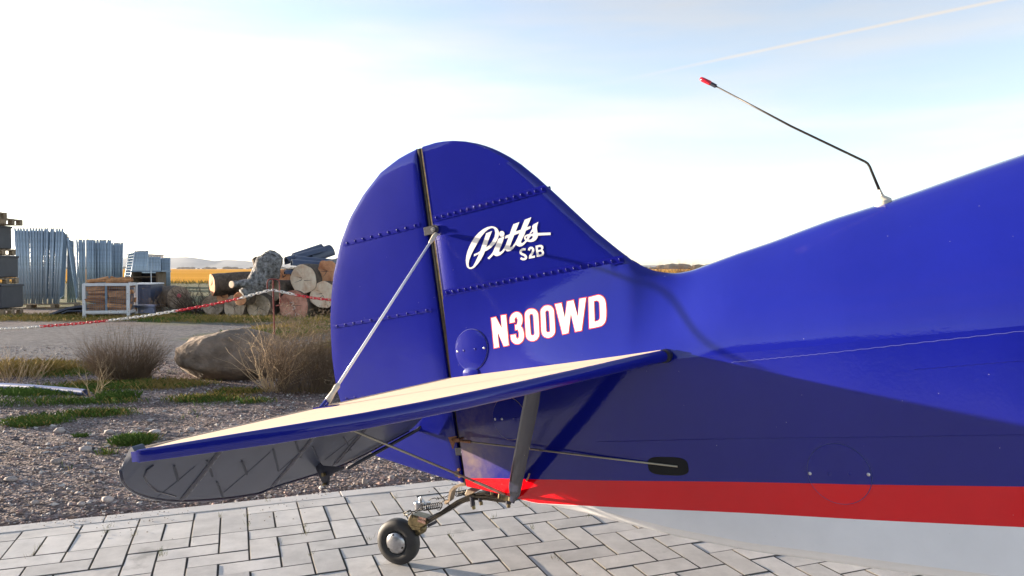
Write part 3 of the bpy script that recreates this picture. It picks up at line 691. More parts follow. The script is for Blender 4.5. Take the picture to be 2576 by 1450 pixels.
# ---- rib tapes with stitching knots (sub-parts of fin, rudder)
def rib(parent, a0, c0, a1, c1, bf, n_k, hw=.011, name='rib_tape', knots=True, side=1, mt=None, kr=.0026):
    m_ = MB(); top = []; bot = []; n = 26
    for k in range(n + 1):
        t_ = k / n; a = a0 + (a1 - a0) * t_; c_ = c0 + (c1 - c0) * t_; z = .0010 + .0006 * (k % 2)
        top.append(LV(a, side * (bf(a, c_ + hw) + z), c_ + hw * (1 + .12 * (k % 2)))); bot.append(LV(a, side * (bf(a, c_ - hw) + z), c_ - hw * (1 + .12 * (k % 2))))
    mid = [LV(a0 + (a1 - a0) * k / n, side * (bf(a0 + (a1 - a0) * k / n, c0 + (c1 - c0) * k / n) + .0024), c0 + (c1 - c0) * k / n) for k in range(n + 1)]
    up2 = [p * .0 + Vector(p) - Vector((0, side * -.0014, 0)) for p in top]; m_.grid([top, mid, bot], flip=side < 0)
    o = m_.build(name, mt or M['tape'], parent, smooth_=True)
    if knots:
        kb = MB()
        for k in range(n_k):
            t_ = (k + .5) / n_k; a = a0 + (a1 - a0) * t_; c_ = c0 + (c1 - c0) * t_; p = LV(a, side * (bf(a, c_) + .0032), c_)
            kb.ball(p, kr, 6, 4, (.8, .7, 2.6))
        ko = kb.build('stitching', mt or M['tape'], o, smooth_=True); ko['kind'] = 'stuff'
    return o
finb = lambda a, c_: .0168
for sd in (1, -1):
    rib(fin_o, .03, .914, .478, .921, finb, 17, side=sd)
    rib(fin_o, .03, .651, .700, .654, lambda a, c_: .0172, 26, side=sd)
    rib(rud_o, -.03, .905, -.405, .905, rud_b, 9, side=sd, hw=.009)
    rib(rud_o, -.03, .602, -.512, .602, rud_b, 11, side=sd, hw=.006, kr=.0026)
    rib(rud_o, -.03, .325, -.512, .325, rud_b, 11, side=sd, hw=.003, kr=.0022)

# ---- hinge line: tubes, glint strips, brackets
hg = MB(); hg.tube([LV(.007, 0, 1.170), LV(.007, 0, -.012)], .0125, 16); child(hg, 'hinge_tube', M['dsteel'], smooth_=True)
gs = MB()
for sd in (1, -1):
    gs.add([LV(.0250, sd * .0176, 1.165), LV(.0195, sd * .0176, 1.165), LV(.0195, sd * .0176, .20), LV(.0250, sd * .0176, .20)], [(0, 1, 2, 3)])
    gs.add([LV(.0195, sd * .0172, 1.165), LV(.0195, sd * .006, 1.165), LV(.0195, sd * .006, .20), LV(.0195, sd * .0172, .20)], [(0, 1, 2, 3)])
child(gs, 'glint_strip', M['brass'])  # metal colour stands in for the golden sun reflection along the fin's rear edge
def hinge(cc, s=1.):
    h_ = MB(); b0 = .021
    h_.box(LV(.012, b0, cc), (.05 * s, .004, .030 * s)); h_.box(LV(.012, -b0, cc), (.05 * s, .004, .030 * s)); h_.box(LV(-.012 * s, 0, cc), (.004, .044, .030 * s))
    h_.tube([LV(.034 * s, b0 - .003, cc), LV(.034 * s, b0 + .002, cc)], .015 * s, 14)
    o = child(h_, 'hinge_bracket', M['edge'], bevel=.0012)
    bt = MB(); bt.tube([LV(.028 * s, b0, cc), LV(.028 * s, b0 + .010, cc)], .0062, 6); bt.tube([LV(.028 * s, b0, cc), LV(.028 * s, b0 + .004, cc)], .0085, 14)
    bt.build('bolt', M['steel'], o); return o
pH = A(1095, 577, .02); hinge(pH[2]); pH2 = A(1167, 1136, .02); hinge(pH2[2], .85)
bb = MB()
for uv in ((1156, 1181), (1158, 1198)): p = A(*uv, .018); bb.tube([L(p), L(p + np.array([0, .008, 0]))], .0055, 8)
child(bb, 'rudder_bolts', M['copper'])
p = A(1150, 1192, .018); bb = MB(); bb.tube([L(p), L(p + np.array([0, .004, 0]))], .011, 16); bb.tube([L(p + np.array([0, .004, 0])), L(p + np.array([0, .0055, 0]))], .0045, 10); child(bb, 'washer', M['edge'])

# ---- stabilizer (both sides), leading edge measured on the photograph
LEO = [(.03, .885), (.1, .875), (.17, .858), (.3, .802), (.5, .742), (.7, .680), (.88, .598), (1.01, .490), (1.09, .345), (1.15, .185), (1.19, .075), (1.205, .045)]
def le_s(b): return float(np.interp(b, [p[0] for p in LEO], [p[1] for p in LEO]))
def sc_(a): return .345 + .02 * a
RT = .0165
bs = [.02, .1, .2, .3, .4, .5, .6, .7, .78, .85, .91, .96, 1.0, 1.035, 1.065, 1.09, 1.115, 1.135, 1.155, 1.172, 1.186, 1.197]
def stab(side):
    m_ = MB(); rows = []
    for b in bs:
        ae = le_s(b); r_ = RT * (1 if b < 1.1 else max(.75, 1 - (b - 1.1) * 2.)); ac = max(.035, ae - r_); row = []
        for k in range(0, 13):
            an = PI / 2 - PI * k / 12; row.append((ac + r_ * math.cos(an), sc_(ac) + r_ * math.sin(an)))
        for t_ in (.05, .2, .45, .7, .9, 1.): a = ac + (.024 - ac) * t_; row.append((a, sc_(a) - (r_ - .0025 * min(1, t_ * 4))))
        for t_ in (1., .9, .7, .45, .2, .05): a = ac + (.024 - ac) * t_; row.append((a, sc_(a) + (r_ - .0025 * min(1, t_ * 4))))
        rows.append([LV(a, side * b, c_) for a, c_ in row])
    n = len(rows[0]); m_.v = [tuple(p) for r in rows for p in r]
    for i in range(len(rows) - 1):
        for k in range(n):
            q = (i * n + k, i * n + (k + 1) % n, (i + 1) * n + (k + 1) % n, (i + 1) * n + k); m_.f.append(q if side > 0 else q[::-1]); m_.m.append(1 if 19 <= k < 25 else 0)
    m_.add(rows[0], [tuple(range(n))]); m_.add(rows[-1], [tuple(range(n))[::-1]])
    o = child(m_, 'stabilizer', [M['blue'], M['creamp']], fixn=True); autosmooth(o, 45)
    lap = MB(); r1 = []; 
    for b in bs[1:]:                                        # fabric lap line on the tube
        ae = le_s(b); ac = ae - RT; r1.append([LV(ac - .004, side * b, sc_(ac) + RT + .0004), LV(ac - .010, side * b, sc_(ac) + RT - .001)])
    tp = MB(); tp.tube([LV(.028, side * (b), sc_(.02) + .0145) for b in np.linspace(.05, 1.19, 12)], .0022, 6); tp.build('trailing_tube', M['creamp'], o)
    return o
stab_o = stab(1); stab(-1)
# root fairing ring and tip end cap
rf = MB(); rf.tube([LV(le_s(.18) - RT, .172, sc_(.82)), LV(le_s(.18) - RT, .192, sc_(.82))], RT + .0025, 20); child(rf, 'root_collar', M['edge'], smooth_=False)
tc_ = MB(); #[LV(.058, 1.19, .345), LV(.045, 1.203, .344)], [.013, .010], 16); child(tc_, 'tip_plug', M['edge'], smooth_=True)

# ---- elevator, drooping
DR = math.radians(38.); ed = -fv * math.cos(DR) - cv * math.sin(DR); en = -fv * math.sin(DR) + cv * math.cos(DR)      # chordwise and upper-normal
eh = wld([0.008, 0, .343]); eN = unit(np.cross(nv, ed))
def EP(u, v): p = onplane(u, v, eh, eN) - eh; return p @ nv, p @ ed
def EL(b, d, t_=0.): return L(air(eh + nv * b + ed * d + en * t_))
eo = [EP(*q) for q in ((1077, 1040), (1049, 1072), (967, 1117), (905, 1150), (849, 1176), (760, 1205), (703, 1222), (675, 1232), (650, 1243), (560, 1256), (450, 1262), (380, 1254), (345, 1243), (320, 1228), (305, 1208), (301, 1192), (308, 1172))]
def smooth_pts(P_, n=6):
    P_ = [np.array(p) for p in P_]; P_ = [2 * P_[0] - P_[1]] + P_ + [2 * P_[-1] - P_[-2]]; out = []
    for i in range(1, len(P_) - 2):
        for k in range(n):
            t = k / n; a, b, c_, d = P_[i - 1:i + 3]; out.append(.5 * ((2 * b) + (c_ - a) * t + (2 * a - 5 * b + 4 * c_ - d) * t * t + (3 * b - a - 3 * c_ + d) * t ** 3))
    return out + [P_[-2]]
TEO = sorted([(float(p[0]), float(p[1])) for p in smooth_pts(eo)])
bmax = max(b for b, d in TEO)
def te_d(b): return float(np.interp(b, [p[0] for p in TEO], [p[1] for p in TEO]))
def elevator(side):
    m_ = MB(); rows = []
    bl = [.035, .06, .09, .12, .16, .2, .25, .3, .36, .42, .48, .53, .56, .58, .6, .62, .66, .72, .78, .84, .9, .96, 1.0, 1.04, 1.07, 1.10, 1.12, 1.14, 1.155, 1.17, 1.18]
    bl = [b for b in bl if b < 1.10] + [float(b) for b in np.arange(1.10, bmax - .002, .005)] + [bmax - .0008]
    for b in bl:
        D = max(.02, te_d(b)); d0 = 0. if b < 1.165 else -.03; th = .013 if b < 1.13 else .013 * max(.45, 1 - (b - 1.13) * 8); row = []
        for sg in (1, -1):
            seg = [(d0 + (D - d0) * s, max(.002, th * (1 - s ** 1.7) + .0018) * (.55 if s == 0 else 1)) for s in (0, .03, .08, .2, .35, .5, .65, .8, .9, .96, 1.)]
            row += [EL(b, d, t_ * sg) for d, t_ in (seg if sg > 0 else seg[::-1][1:])]
        if side < 0: row = [Vector((p.x, -(p.y - 0) - 2 * OFF[1], p.z)) for p in row]
        rows.append(row)
    n = len(rows[0]); base = 0; vs = [p for r in rows for p in r]; m_.v = [tuple(p) for p in vs]
    for i in range(len(rows) - 1):
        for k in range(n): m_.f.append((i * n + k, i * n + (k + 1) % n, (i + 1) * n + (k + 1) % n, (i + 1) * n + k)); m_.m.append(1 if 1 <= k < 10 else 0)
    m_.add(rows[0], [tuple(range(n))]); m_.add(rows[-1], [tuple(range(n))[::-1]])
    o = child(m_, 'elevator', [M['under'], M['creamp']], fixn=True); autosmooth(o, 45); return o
elev_o = elevator(1); elevator(-1)
# rim strip along the trailing edge, ribs and thin dark raised lines on its underside
mt = MB(); mt.tube([EL(b, te_d(b) - .002, 0) for b in np.linspace(.04, bmax - .003, 60)], .0042, 6); mt.build('trailing_edge', M['navy'], elev_o, smooth_=True)
def eb(d, D): s = min(1, max(0, d / D)); return max(.002, .013 * (1 - s ** 1.7) + .0018)
mat_line = mat('dark_underside_line', (.030, .038, .062), rough=.5)
def ribE(b0, d0, b1, d1, hw, z=.0012, name='rib_tape', m_=None, ks=0):
    q = MB(); r0 = []; r1 = []; r2 = []; n = 18
    for k in range(n + 1):
        t_ = k / n; b = b0 + (b1 - b0) * t_; d = d0 + (d1 - d0) * t_; D = max(.05, te_d(b)); zz = -(eb(d, D) + z * (1 + .5 * (k % 2)))
        wob = hw; db, dd = (1, 0) if abs(b1 - b0) < abs(d1 - d0) else (0, 1)
        r0.append(EL(b - db * wob, d - dd * wob, zz + z * .9)); r1.append(EL(b, d, zz - z)); r2.append(EL(b + db * wob, d + dd * wob, zz + z * .9))
    q.grid([r0, r1, r2]); return q.build(name, m_ or M['tape'], elev_o, smooth_=True)
for (p, q) in (((453, 1260), (640, 1108)), ((681, 1226), (830, 1092)), ((835, 1172), (985, 1052))):
    b0, d0 = EP(*p); b1, d1 = EP(*q); ribE(b0, d0 - .01, b0, .03, .010, .0026, m_=M['navy'])
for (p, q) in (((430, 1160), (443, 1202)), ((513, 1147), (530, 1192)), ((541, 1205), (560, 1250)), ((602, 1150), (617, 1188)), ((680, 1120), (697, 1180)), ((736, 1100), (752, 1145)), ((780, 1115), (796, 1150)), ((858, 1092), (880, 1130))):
    b0, d0 = EP(*p); b1, d1 = EP(*q); ribE(b0, d0, b1, d1, .0035, .0016, 'underside_line', mat_line)
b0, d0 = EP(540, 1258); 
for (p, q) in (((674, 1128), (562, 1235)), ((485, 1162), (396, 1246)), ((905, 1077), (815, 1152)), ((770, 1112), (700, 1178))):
    b0, d0 = EP(*p); b1, d1 = EP(*q); ribE(b0, d0, b1, d1, .0035, .0006, 'underside_line', mat_line)
# curved tip band
q = MB(); pts = []
for (u, v) in ((378, 1158), (363, 1170), (357, 1190), (366, 1208), (392, 1232), (440, 1246)):
    b, d = EP(u, v); pts.append(EL(b, d, -(eb(d, max(.05, te_d(b))) + .001)))
q.tube(pts, .0018, 6); q.build('tip_tube', M['navy'], elev_o, smooth_=True)

# ---- control horn on the elevator
HB = .47
def AP(uv, b): return L(A(uv[0], uv[1], b))
hn = MB()
hn.prism([AP(p, HB) for p in ((788, 1158), (797, 1156), (812, 1172), (868, 1176), (842, 1190), (829, 1200), (827, 1222), (821, 1226), (816, 1222), (800, 1190))], (0, .004, 0)); ho = child(hn, 'control_horn', M['edge'])
bt = MB()
for uv, r_ in (((818, 1193), .006), ((820, 1217), .004)):
    p = A(*uv, HB); bt = MB(); bt.tube([L(p), L(p + np.array([0, .012, 0]))], r_, 8); bt.build('bolt', M['brass'], ho)
ar = MB(); ar.tube([AP((828, 1192), HB), AP((852, 1182), HB - .02), AP((866, 1177), HB - .03)], [.004, .006, .005], 8); ar.build('link_arm', M['edge'], ho)

# ---- trim tab rod (dark blue bar along the inner lower edge)
tr = MB(); b0, d0 = EP(858, 1176); b1, d1 = EP(1072, 1046)
tr.tube([EL(*EP(868, 1172), -.012), EL(*EP(967, 1117), -.014), EL(*EP(1045, 1074), -.014), EL(*EP(1072, 1046), -.014)], .0062, 8); child(tr, 'trim_rod', M['edge'], smooth_=True)

# ---- bracing: fin wire, lower wire, streamlined strut
stN = unit(np.cross(nv, fv + .02 * cv)); stP = wld([0, 0, .345 + RT])
def onstab(u, v): return air(onplane(u, v, stP, stN))
wt = A(1097, 588, .026); wb = np.array([.055, .675, .3605]) 
ww = MB()
d_ = wb - wt; n_ = np.linalg.norm(d_); e_ = d_ / n_
ww.tube([L(wt + e_ * .03), L(wb - e_ * .075)], .0042, 8); wo_ = child(ww, 'bracing_wire', M['wirep'], smooth_=True)
cl_ = MB(); cl_.tube([L(wt), L(wt + e_ * .015), L(wt + e_ * .05), L(wt + e_ * .06)], [.006, .0085, .0065, .005], 8); cl_.build('clevis', M['cream'], wo_, smooth_=True); cl_ = MB(); cl_.tube([L(wb - e_ * .085), L(wb - e_ * .078), L(wb - e_ * .06), L(wb - e_ * .02)], [.006, .0085, .007, .0095], 8)
cl_.build('clevis', M['cream'], wo_, smooth_=True)
cl2 = MB(); cl2.tube([L(wb - e_ * .03 + np.array([0, .008, 0])), L(wb + np.array([0, .010, .002]))], .0045, 6); cl2.tube([L(wb - e_ * .03 - np.array([0, .008, 0])), L(wb - np.array([0, .010, -.002]))], .0045, 6)
cl2.box(L(wb + np.array([0.01, 0, .001])), (.07, .028, .004)); cl2.build('foot_bracket', M['tape'], wo_)
lw0 = np.array([.04, .645, .322]); lw1 = A(1278, 1247, .045)
lw = MB(); e2_ = unit(lw1 - lw0); lw.tube([L(lw0 + e2_ * .03), L(lw1)], .0036, 8); lo = child(lw, 'bracing_wire', M['cable'], smooth_=True)
c3 = MB(); c3.tube([L(lw0 + e2_ * .0), L(lw0 + e2_ * .02), L(lw0 + e2_ * .075), L(lw0 + e2_ * .082)], [.005, .0085, .0075, .005], 8); c3.build('clevis', M['beige'], lo, smooth_=True); c3 = MB(); c3.tube([L(lw1 - e2_ * .16), L(lw1 - e2_ * .02)], [.0045, .0055], 8); c3.build('clevis', M['beige'], lo, smooth_=True)

s0 = A(1349, 985, .38); s0[2] = sc_(s0[0]) - .012; s1 = A(1288, 1262, .05); 
st = MB(); dv = s1 - s0; ln = np.linalg.norm(dv); dv = dv / ln
wv_ = unit(np.cross(dv, [0, 1, 0])); tv_ = unit(np.cross(dv, wv_)); rows = []
for t_, hw, th in ((0, .020, .0035), (.03, .023, .0035), (.12, .026, .004), (.8, .025, .004), (.9, .024, .004), (.955, .012, .004), (1., .010, .004)):
    c0 = s0 + dv * ln * t_; row = []
    for k in range(12): an = 2 * PI * k / 12; row.append(L(c0 + wv_ * hw * math.cos(an) + tv_ * th * math.copysign(abs(math.sin(an)) ** .7, math.sin(an))))
    rows.append(row)
st.grid(rows, closed=True); st.add(rows[0], [tuple(range(12))]); st.add(rows[-1], [tuple(range(12))[::-1]]); st_o = child(st, 'strut', M['navy'], fixn=True); autosmooth(st_o, 50)
bt = MB(); p = s0 + dv * .012 + wv_ * 0; bt.tube([L(p), L(p + np.array([0.012, .022, 0]))], .006, 6); bt.tube([L(p), L(p + np.array([0.008, .014, 0]))], .009, 12); bt.build('bolt', M['steel'], st_o)

# ---- rudder cable with fork, and the slot it disappears into
k0 = A(1141, 1107, .075); k1 = SP(1705, 1174, .001)
cb = MB(); cb.tube([L(k0 + unit(k1 - k0) * .07), L(k1)], .0028, 8); co = child(cb, 'rudder_cable', M['cable'], smooth_=True)
fk = MB(); e3 = unit(k1 - k0); fk.tube([L(k0 + e3 * .018), L(k0 + e3 * .075)], .0052, 10); fk.build('cable_fitting', M['copper'], co, smooth_=True)
f2 = MB(); f2.box(L(k0 + e3 * .012 + np.array([0, .006, 0])), (.034, .002, .012)); f2.box(L(k0 + e3 * .012 - np.array([0, .006, 0])), (.034, .002, .012)); f2.tube([L(k0 + [0, .012, 0]), L(k0 - [0, .012, 0])], .004, 8); f2.box(L(k0 + np.array([.004, -.03, -.002])), (.022, .06, .004)); f2.prism([L(k0 + [0.015, 0, .012]), L(k0 + [-.02, 0, .010]), L(k0 + [-.008, 0, -.03])], (0, .004, 0)); f2.build('cable_fork', M['copper'], co)
def conform(center, rx, ry, name, m_, off, rot=0., nr_=14, na=60, power=2., parent=None, dome=0.):
    q = MB(); rows = []
    for i in range(nr_ + 1):
        r_ = i / nr_; row = []
        for k in range(na):
            t_ = 2 * PI * k / na; cx_, sx_ = math.cos(t_), math.sin(t_)
            da = r_ * rx * math.copysign(abs(cx_) ** (2 / power), cx_); dc = r_ * ry * math.copysign(abs(sx_) ** (2 / power), sx_)
            a = center[0] + da * math.cos(rot) - dc * math.sin(rot); c_ = center[2] + da * math.sin(rot) + dc * math.cos(rot)
            row.append(LV(a, surf_b(a, c_) + off + dome * (1 - r_ * r_), c_))
        rows.append(row)
    row = []
    for k in range(na):
        t_ = 2 * PI * k / na; cx_, sx_ = math.cos(t_), math.sin(t_); da = rx * 1.004 * math.copysign(abs(cx_) ** (2 / power), cx_); dc = ry * 1.004 * math.copysign(abs(sx_) ** (2 / power), sx_)
        a = center[0] + da * math.cos(rot) - dc * math.sin(rot); c_ = center[2] + da * math.sin(rot) + dc * math.cos(rot); row.append(LV(a, surf_b(a, c_) - .001, c_))
    rows.append(row); q.grid(rows, closed=True, flip=True)
    o = q.build(name, m_, parent or plane, smooth_=True, fixn=True); autosmooth(o, 30)
    if name == 'inspection_plate':
        if center[0] > .6: o.data.materials[0] = M['plate2']
    return o
sc0 = SP(1680, 1173); conform(sc0, .060, .025, 'cable_slot', M['black'], .0012, rot=-.03, power=3.4)
# ---- inspection plates with screws
lseam = mat('worn_seam', (.09, .10, .32), rough=.5)
def plate(u, v, r_, sc_list, dome=.004, ring=None):
    c0 = SP(u, v); o = conform(c0, r_, r_, 'inspection_plate', M['blue'], .0032, dome=dome)
    rg = MB(); rp = []
    for t_ in np.linspace(0, 2 * PI, 49): a = c0[0] + (r_ + .001) * math.cos(t_); c_ = c0[2] + (r_ + .001) * math.sin(t_); rp.append(LV(a, surf_b(a, c_) + .0006, c_))
    rg.tube(rp, .0009, 4, caps=False); rg.build('rim_line', ring or lseam, o, smooth_=True)
    for (du, m_) in sc_list:
        a = c0[0] + du * r_; c_ = c0[2]; sb = MB(); sb.ball(LV(a, surf_b(a, c_) + .0028 + dome * (1 - du * du), c_), .0045, 8, 5, (1, .55, 1)); sb.build('screw', m_, o, smooth_=True)
    return o
plate(1186, 880, .068, [(-.85, M['steel']), (-.42, M['tape']), (.3, M['tape']), (.85, M['steel'])], .005)
plate(1281, 1053, .068, [(-.85, M['steel']), (-.4, M['steel']), (.35, M['tape'])], .003, mat('dusty_rim', (.40, .30, .22), rough=.7))
plate(2110, 1192, .070, [(-.93, M['steel']), (-.3, M['tape']), (.35, M['tape']), (.93, M['steel'])], .0008)
c0 = SP(1185, 940); conform(c0, .034, .022, 'small_cover', M['blue'], .004, dome=.004)
# ---- seam stitching along the longeron and lower stringer line
def seam(pts, name, r_=.0011, m_=None):
    q = MB(); P_ = []
    for i in range(len(pts) - 1):
        p0, p1 = SP(*pts[i]), SP(*pts[i + 1]); n = 24
        for k in range(n):
            t_ = k / n; a = p0[0] + (p1[0] - p0[0]) * t_; c_ = p0[2] + (p1[2] - p0[2]) * t_ + (.0007 if k % 2 else -.0007); P_.append(LV(a, surf_b(a, c_) + r_ * .5, c_))
    q.tube(P_, r_, 4); return child(q, name, m_ or M['letter'])
seam([(1840, 912), (2071, 890), (2576, 833), (2620, 828)], 'seam_tape', .0006, lseam)
seam([(1500, 1112), (2000, 1102), (2576, 1094), (2620, 1093)], 'seam_tape', .0008, M['tape'])
seam([(2300, 930), (2600, 905)], 'seam_tape', .0008, M['tape'])
# ---- antenna
an0 = A(2222, 512, 0); an = MB()
an.tube([L(an0 + [0, 0, -.006]), L(an0 + [0, 0, .004]), L(an0 + [-.004, 0, .010]), L(an0 + [-.006, 0, .018])], [.022, .021, .016, .011], 18); ao = child(an, 'antenna_base', M['cream'], smooth_=False); autosmooth(ao, 30)
pts = [A(u, v, 0) for u, v in ((2220, 500), (2212, 478), (2188, 420), (2183, 412), (2176, 407), (1990, 318), (1800, 217))]
rd = MB(); rd.tube([L(p) for p in pts[1:]], [.0036, .0031, .0031, .0031, .0029, .0019], 8); rd.build('antenna_rod', M['dsteel'], ao, smooth_=True)
rd = MB(); rd.tube([L(pts[0]), L(pts[1]), ], [.008, .0045], 6); rd.build('antenna_nut', M['cream'], ao)
rd = MB(); rd.tube([AP((1801, 217.5), 0), AP((1789, 211), 0)], .0055, 8); rd.build('antenna_ferrule', M['edge'], ao, smooth_=False)
rd = MB(); rd.tube([AP((1790, 211.5), 0), AP((1786, 209.5), 0), AP((1768, 201), 0), AP((1762, 198), 0)], [.005, .0068, .0068, .005], 10); rd.build('antenna_tip', M['redglass'], ao, smooth_=True)

# ---- lettering (thin vinyl following the surface)
def fill2d(loops, name):
    cu = bpy.data.curves.new('tmp', 'CURVE'); cu.dimensions = '2D'; cu.fill_mode = 'BOTH'
    for lp in loops:
        s = cu.splines.new('POLY'); s.points.add(len(lp) - 1); s.use_cyclic_u = True
        for p, q in zip(s.points, lp): p.co = (q[0], -q[1], 0, 1)
    ob = bpy.data.objects.new('tmp', cu); COL.objects.link(ob); dg = bpy.context.evaluated_depsgraph_get(); me = bpy.data.meshes.new_from_object(ob.evaluated_get(dg))
    bpy.data.objects.remove(ob); bpy.data.curves.remove(cu); return me
def decal(loops, name, m_, z, conv, parent, subdiv=0, label=None):
    me = fill2d(loops, name); bm = bmesh.new(); bm.from_mesh(me); bmesh.ops.triangulate(bm, faces=bm.faces[:])
    for _ in range(subdiv):
        es = [e for e in bm.edges if e.calc_length() > 5.]
        if es: bmesh.ops.subdivide_edges(bm, edges=es, cuts=1); bmesh.ops.triangulate(bm, faces=bm.faces[:])
    for v in bm.verts: v.co = L(conv(v.co.x, -v.co.y, z))
    bm.normal_update()
    bmesh.ops.recalc_face_normals(bm, faces=bm.faces); bm.to_mesh(me); bm.free(); me.materials.clear(); me.materials.append(m_)
    me.name = name; o = bpy.data.objects.new(name, me); COL.objects.link(o); o.parent = parent
    if label: o['label'] = label
    return o
def onfin(u, v, z): return A(u, v, .0165 + z)
def onfus(u, v, z): return SP(u, v, z)
def cz1(l): return [(1160.5 + .10176 * x, 536.6 + .10176 * y) for x, y in l]
def cz2(l): return [(1220.9 + .125 * x, 731.2 + .125 * y) for x, y in l]
Pout = [(740,325),(790,330),(840,345),(875,370),(900,400),(920,435),(930,480),(930,525),(920,585),(890,660),(830,760),(740,850),(650,915),(585,945),(550,1030),(490,1140),(420,1240),(340,1330),(300,1360),(260,1378),(215,1382),(180,1370),(150,1345),(130,1305),(118,1250),(110,1160),(125,1040),(160,920),(200,820),(260,700),(340,580),(430,480),(540,395),(640,345)]
Pin = [(780,370),(805,385),(825,415),(838,490),(820,590),(760,700),(690,790),(615,850),(680,650),(760,440),(615,500),(560,660),(510,800),(465,940),(400,980),(315,1015),(310,1072),(435,1010),(400,1090),(340,1220),(290,1310),(255,1335),(220,1345),(195,1335),(182,1300),(180,1240),(195,1160),(240,1040),(310,900),(400,740),(480,600),(580,475),(640,420),(700,385),(740,370)]
idot = [(1000 + 66 * math.cos(t), 513 + 73 * math.sin(t)) for t in np.linspace(0, 2 * PI, 24, endpoint=False)]
itts = [(645,1110),(720,1040),(780,960),(830,840),(880,720),(920,630),(1065,570),(1040,660),(990,800),(945,900),(935,950),(960,965),(1010,930),(1070,840),(1110,750),(1150,640),(1160,605),(1075,632),(1095,560),(1195,520),(1240,390),(1285,275),(1435,222),(1390,340),(1345,455),(1470,410),(1520,280),(1565,165),(1730,100),(1680,230),(1625,350),(1717,318),(1705,380),(1595,435),(1560,540),(1510,630),(1475,710),(1480,735),(1510,740),(1550,712),(1582,672),(1555,645),(1550,612),(1560,570),(1585,548),(1620,530),(1680,515),(1755,385),(1750,330),(1765,298),(1800,270),(1850,245),(1905,215),(1880,290),(1868,370),(1885,490),(2207,480),(2207,540),(1895,555),(1885,600),(1850,660),(1780,705),(1700,717),(1620,700),(1560,770),(1500,815),(1440,830),(1380,810),(1350,775),(1290,870),(1220,930),(1150,945),(1110,935),(1085,900),(1040,970),(960,1040),(880,1065),(830,1055),(800,1025),(740,1090),(685,1143)]
ih = [[(1440,495),(1310,545),(1270,640),(1225,760),(1203,820),(1215,853),(1260,830),(1330,730),(1390,610)], [(1780,450),(1700,515),(1775,505)], [(1640,572),(1600,580),(1590,615),(1608,638)], [(1725,567),(1765,570),(1760,610),(1715,652),(1660,655),(1690,605)]]
decal([cz1(Pout), cz1(Pin)], 'lettering', M['letter'], .0008, onfin, fin_o, label='white script letter P')
decal([cz1(idot)], 'lettering', M['letter'], .0008, onfin, fin_o, label='white script dot of the letter i')
decal([cz1(itts)] + [cz1(h_) for h_ in ih], 'lettering', M['letter'], .0009, onfin, fin_o, label='white script letters itts with a long dash')
def ribbon(path, wd):
    P_ = [np.array(p, float) for p in path]; l, r_ = [], []
    for i, p in enumerate(P_):
        if i == 0: d = unit(P_[1] - P_[0]); k = 1.
        elif i == len(P_) - 1: d = unit(P_[-1] - P_[-2]); k = 1.
        else:
            d1_, d2_ = unit(P_[i] - P_[i - 1]), unit(P_[i + 1] - P_[i]); d = unit(d1_ + d2_); k = 1 / max(.55, float(d @ d1_))
        n_ = np.array([-d[1], d[0]]) * wd / 2 * k; l.append(tuple(p + n_)); r_.append(tuple(p - n_))
    return l + r_[::-1]
decal([cz1(ribbon([(1590,902),(1545,895),(1505,902),(1475,925),(1463,955),(1472,990),(1500,1015),(1545,1030),(1583,1052),(1600,1085),(1592,1120),(1560,1138),(1520,1140),(1465,1112)], 55))], 'lettering', M['letter'], .0008, onfin, fin_o, label='white letter S')
decal([cz1(ribbon([(1668,925),(1682,880),(1712,858),(1745,858),(1772,885),(1775,930),(1750,990),(1705,1060)], 54)), ], 'lettering', M['letter'], .0008, onfin, fin_o, label='white numeral 2')
decal([cz1([(1680,1040),(1735,1015),(1722,1068),(1820,1046),(1822,1100),(1668,1128)])], 'lettering', M['letter'], .0009, onfin, fin_o, label='white foot of the numeral 2')
decal([cz1([(1832,808),(1940,785),(1995,790),(2025,825),(2028,870),(2005,910),(2035,940),(2045,990),(2030,1035),(1990,1062),(1865,1085)]), cz1([(1888,848),(1945,836),(1972,852),(1975,885),(1955,903),(1898,912)]), cz1([(1905,958),(1962,948),(1988,968),(1990,1000),(1970,1018),(1918,1028)])], 'lettering', M['letter'], .0008, onfin, fin_o, label='white letter B')
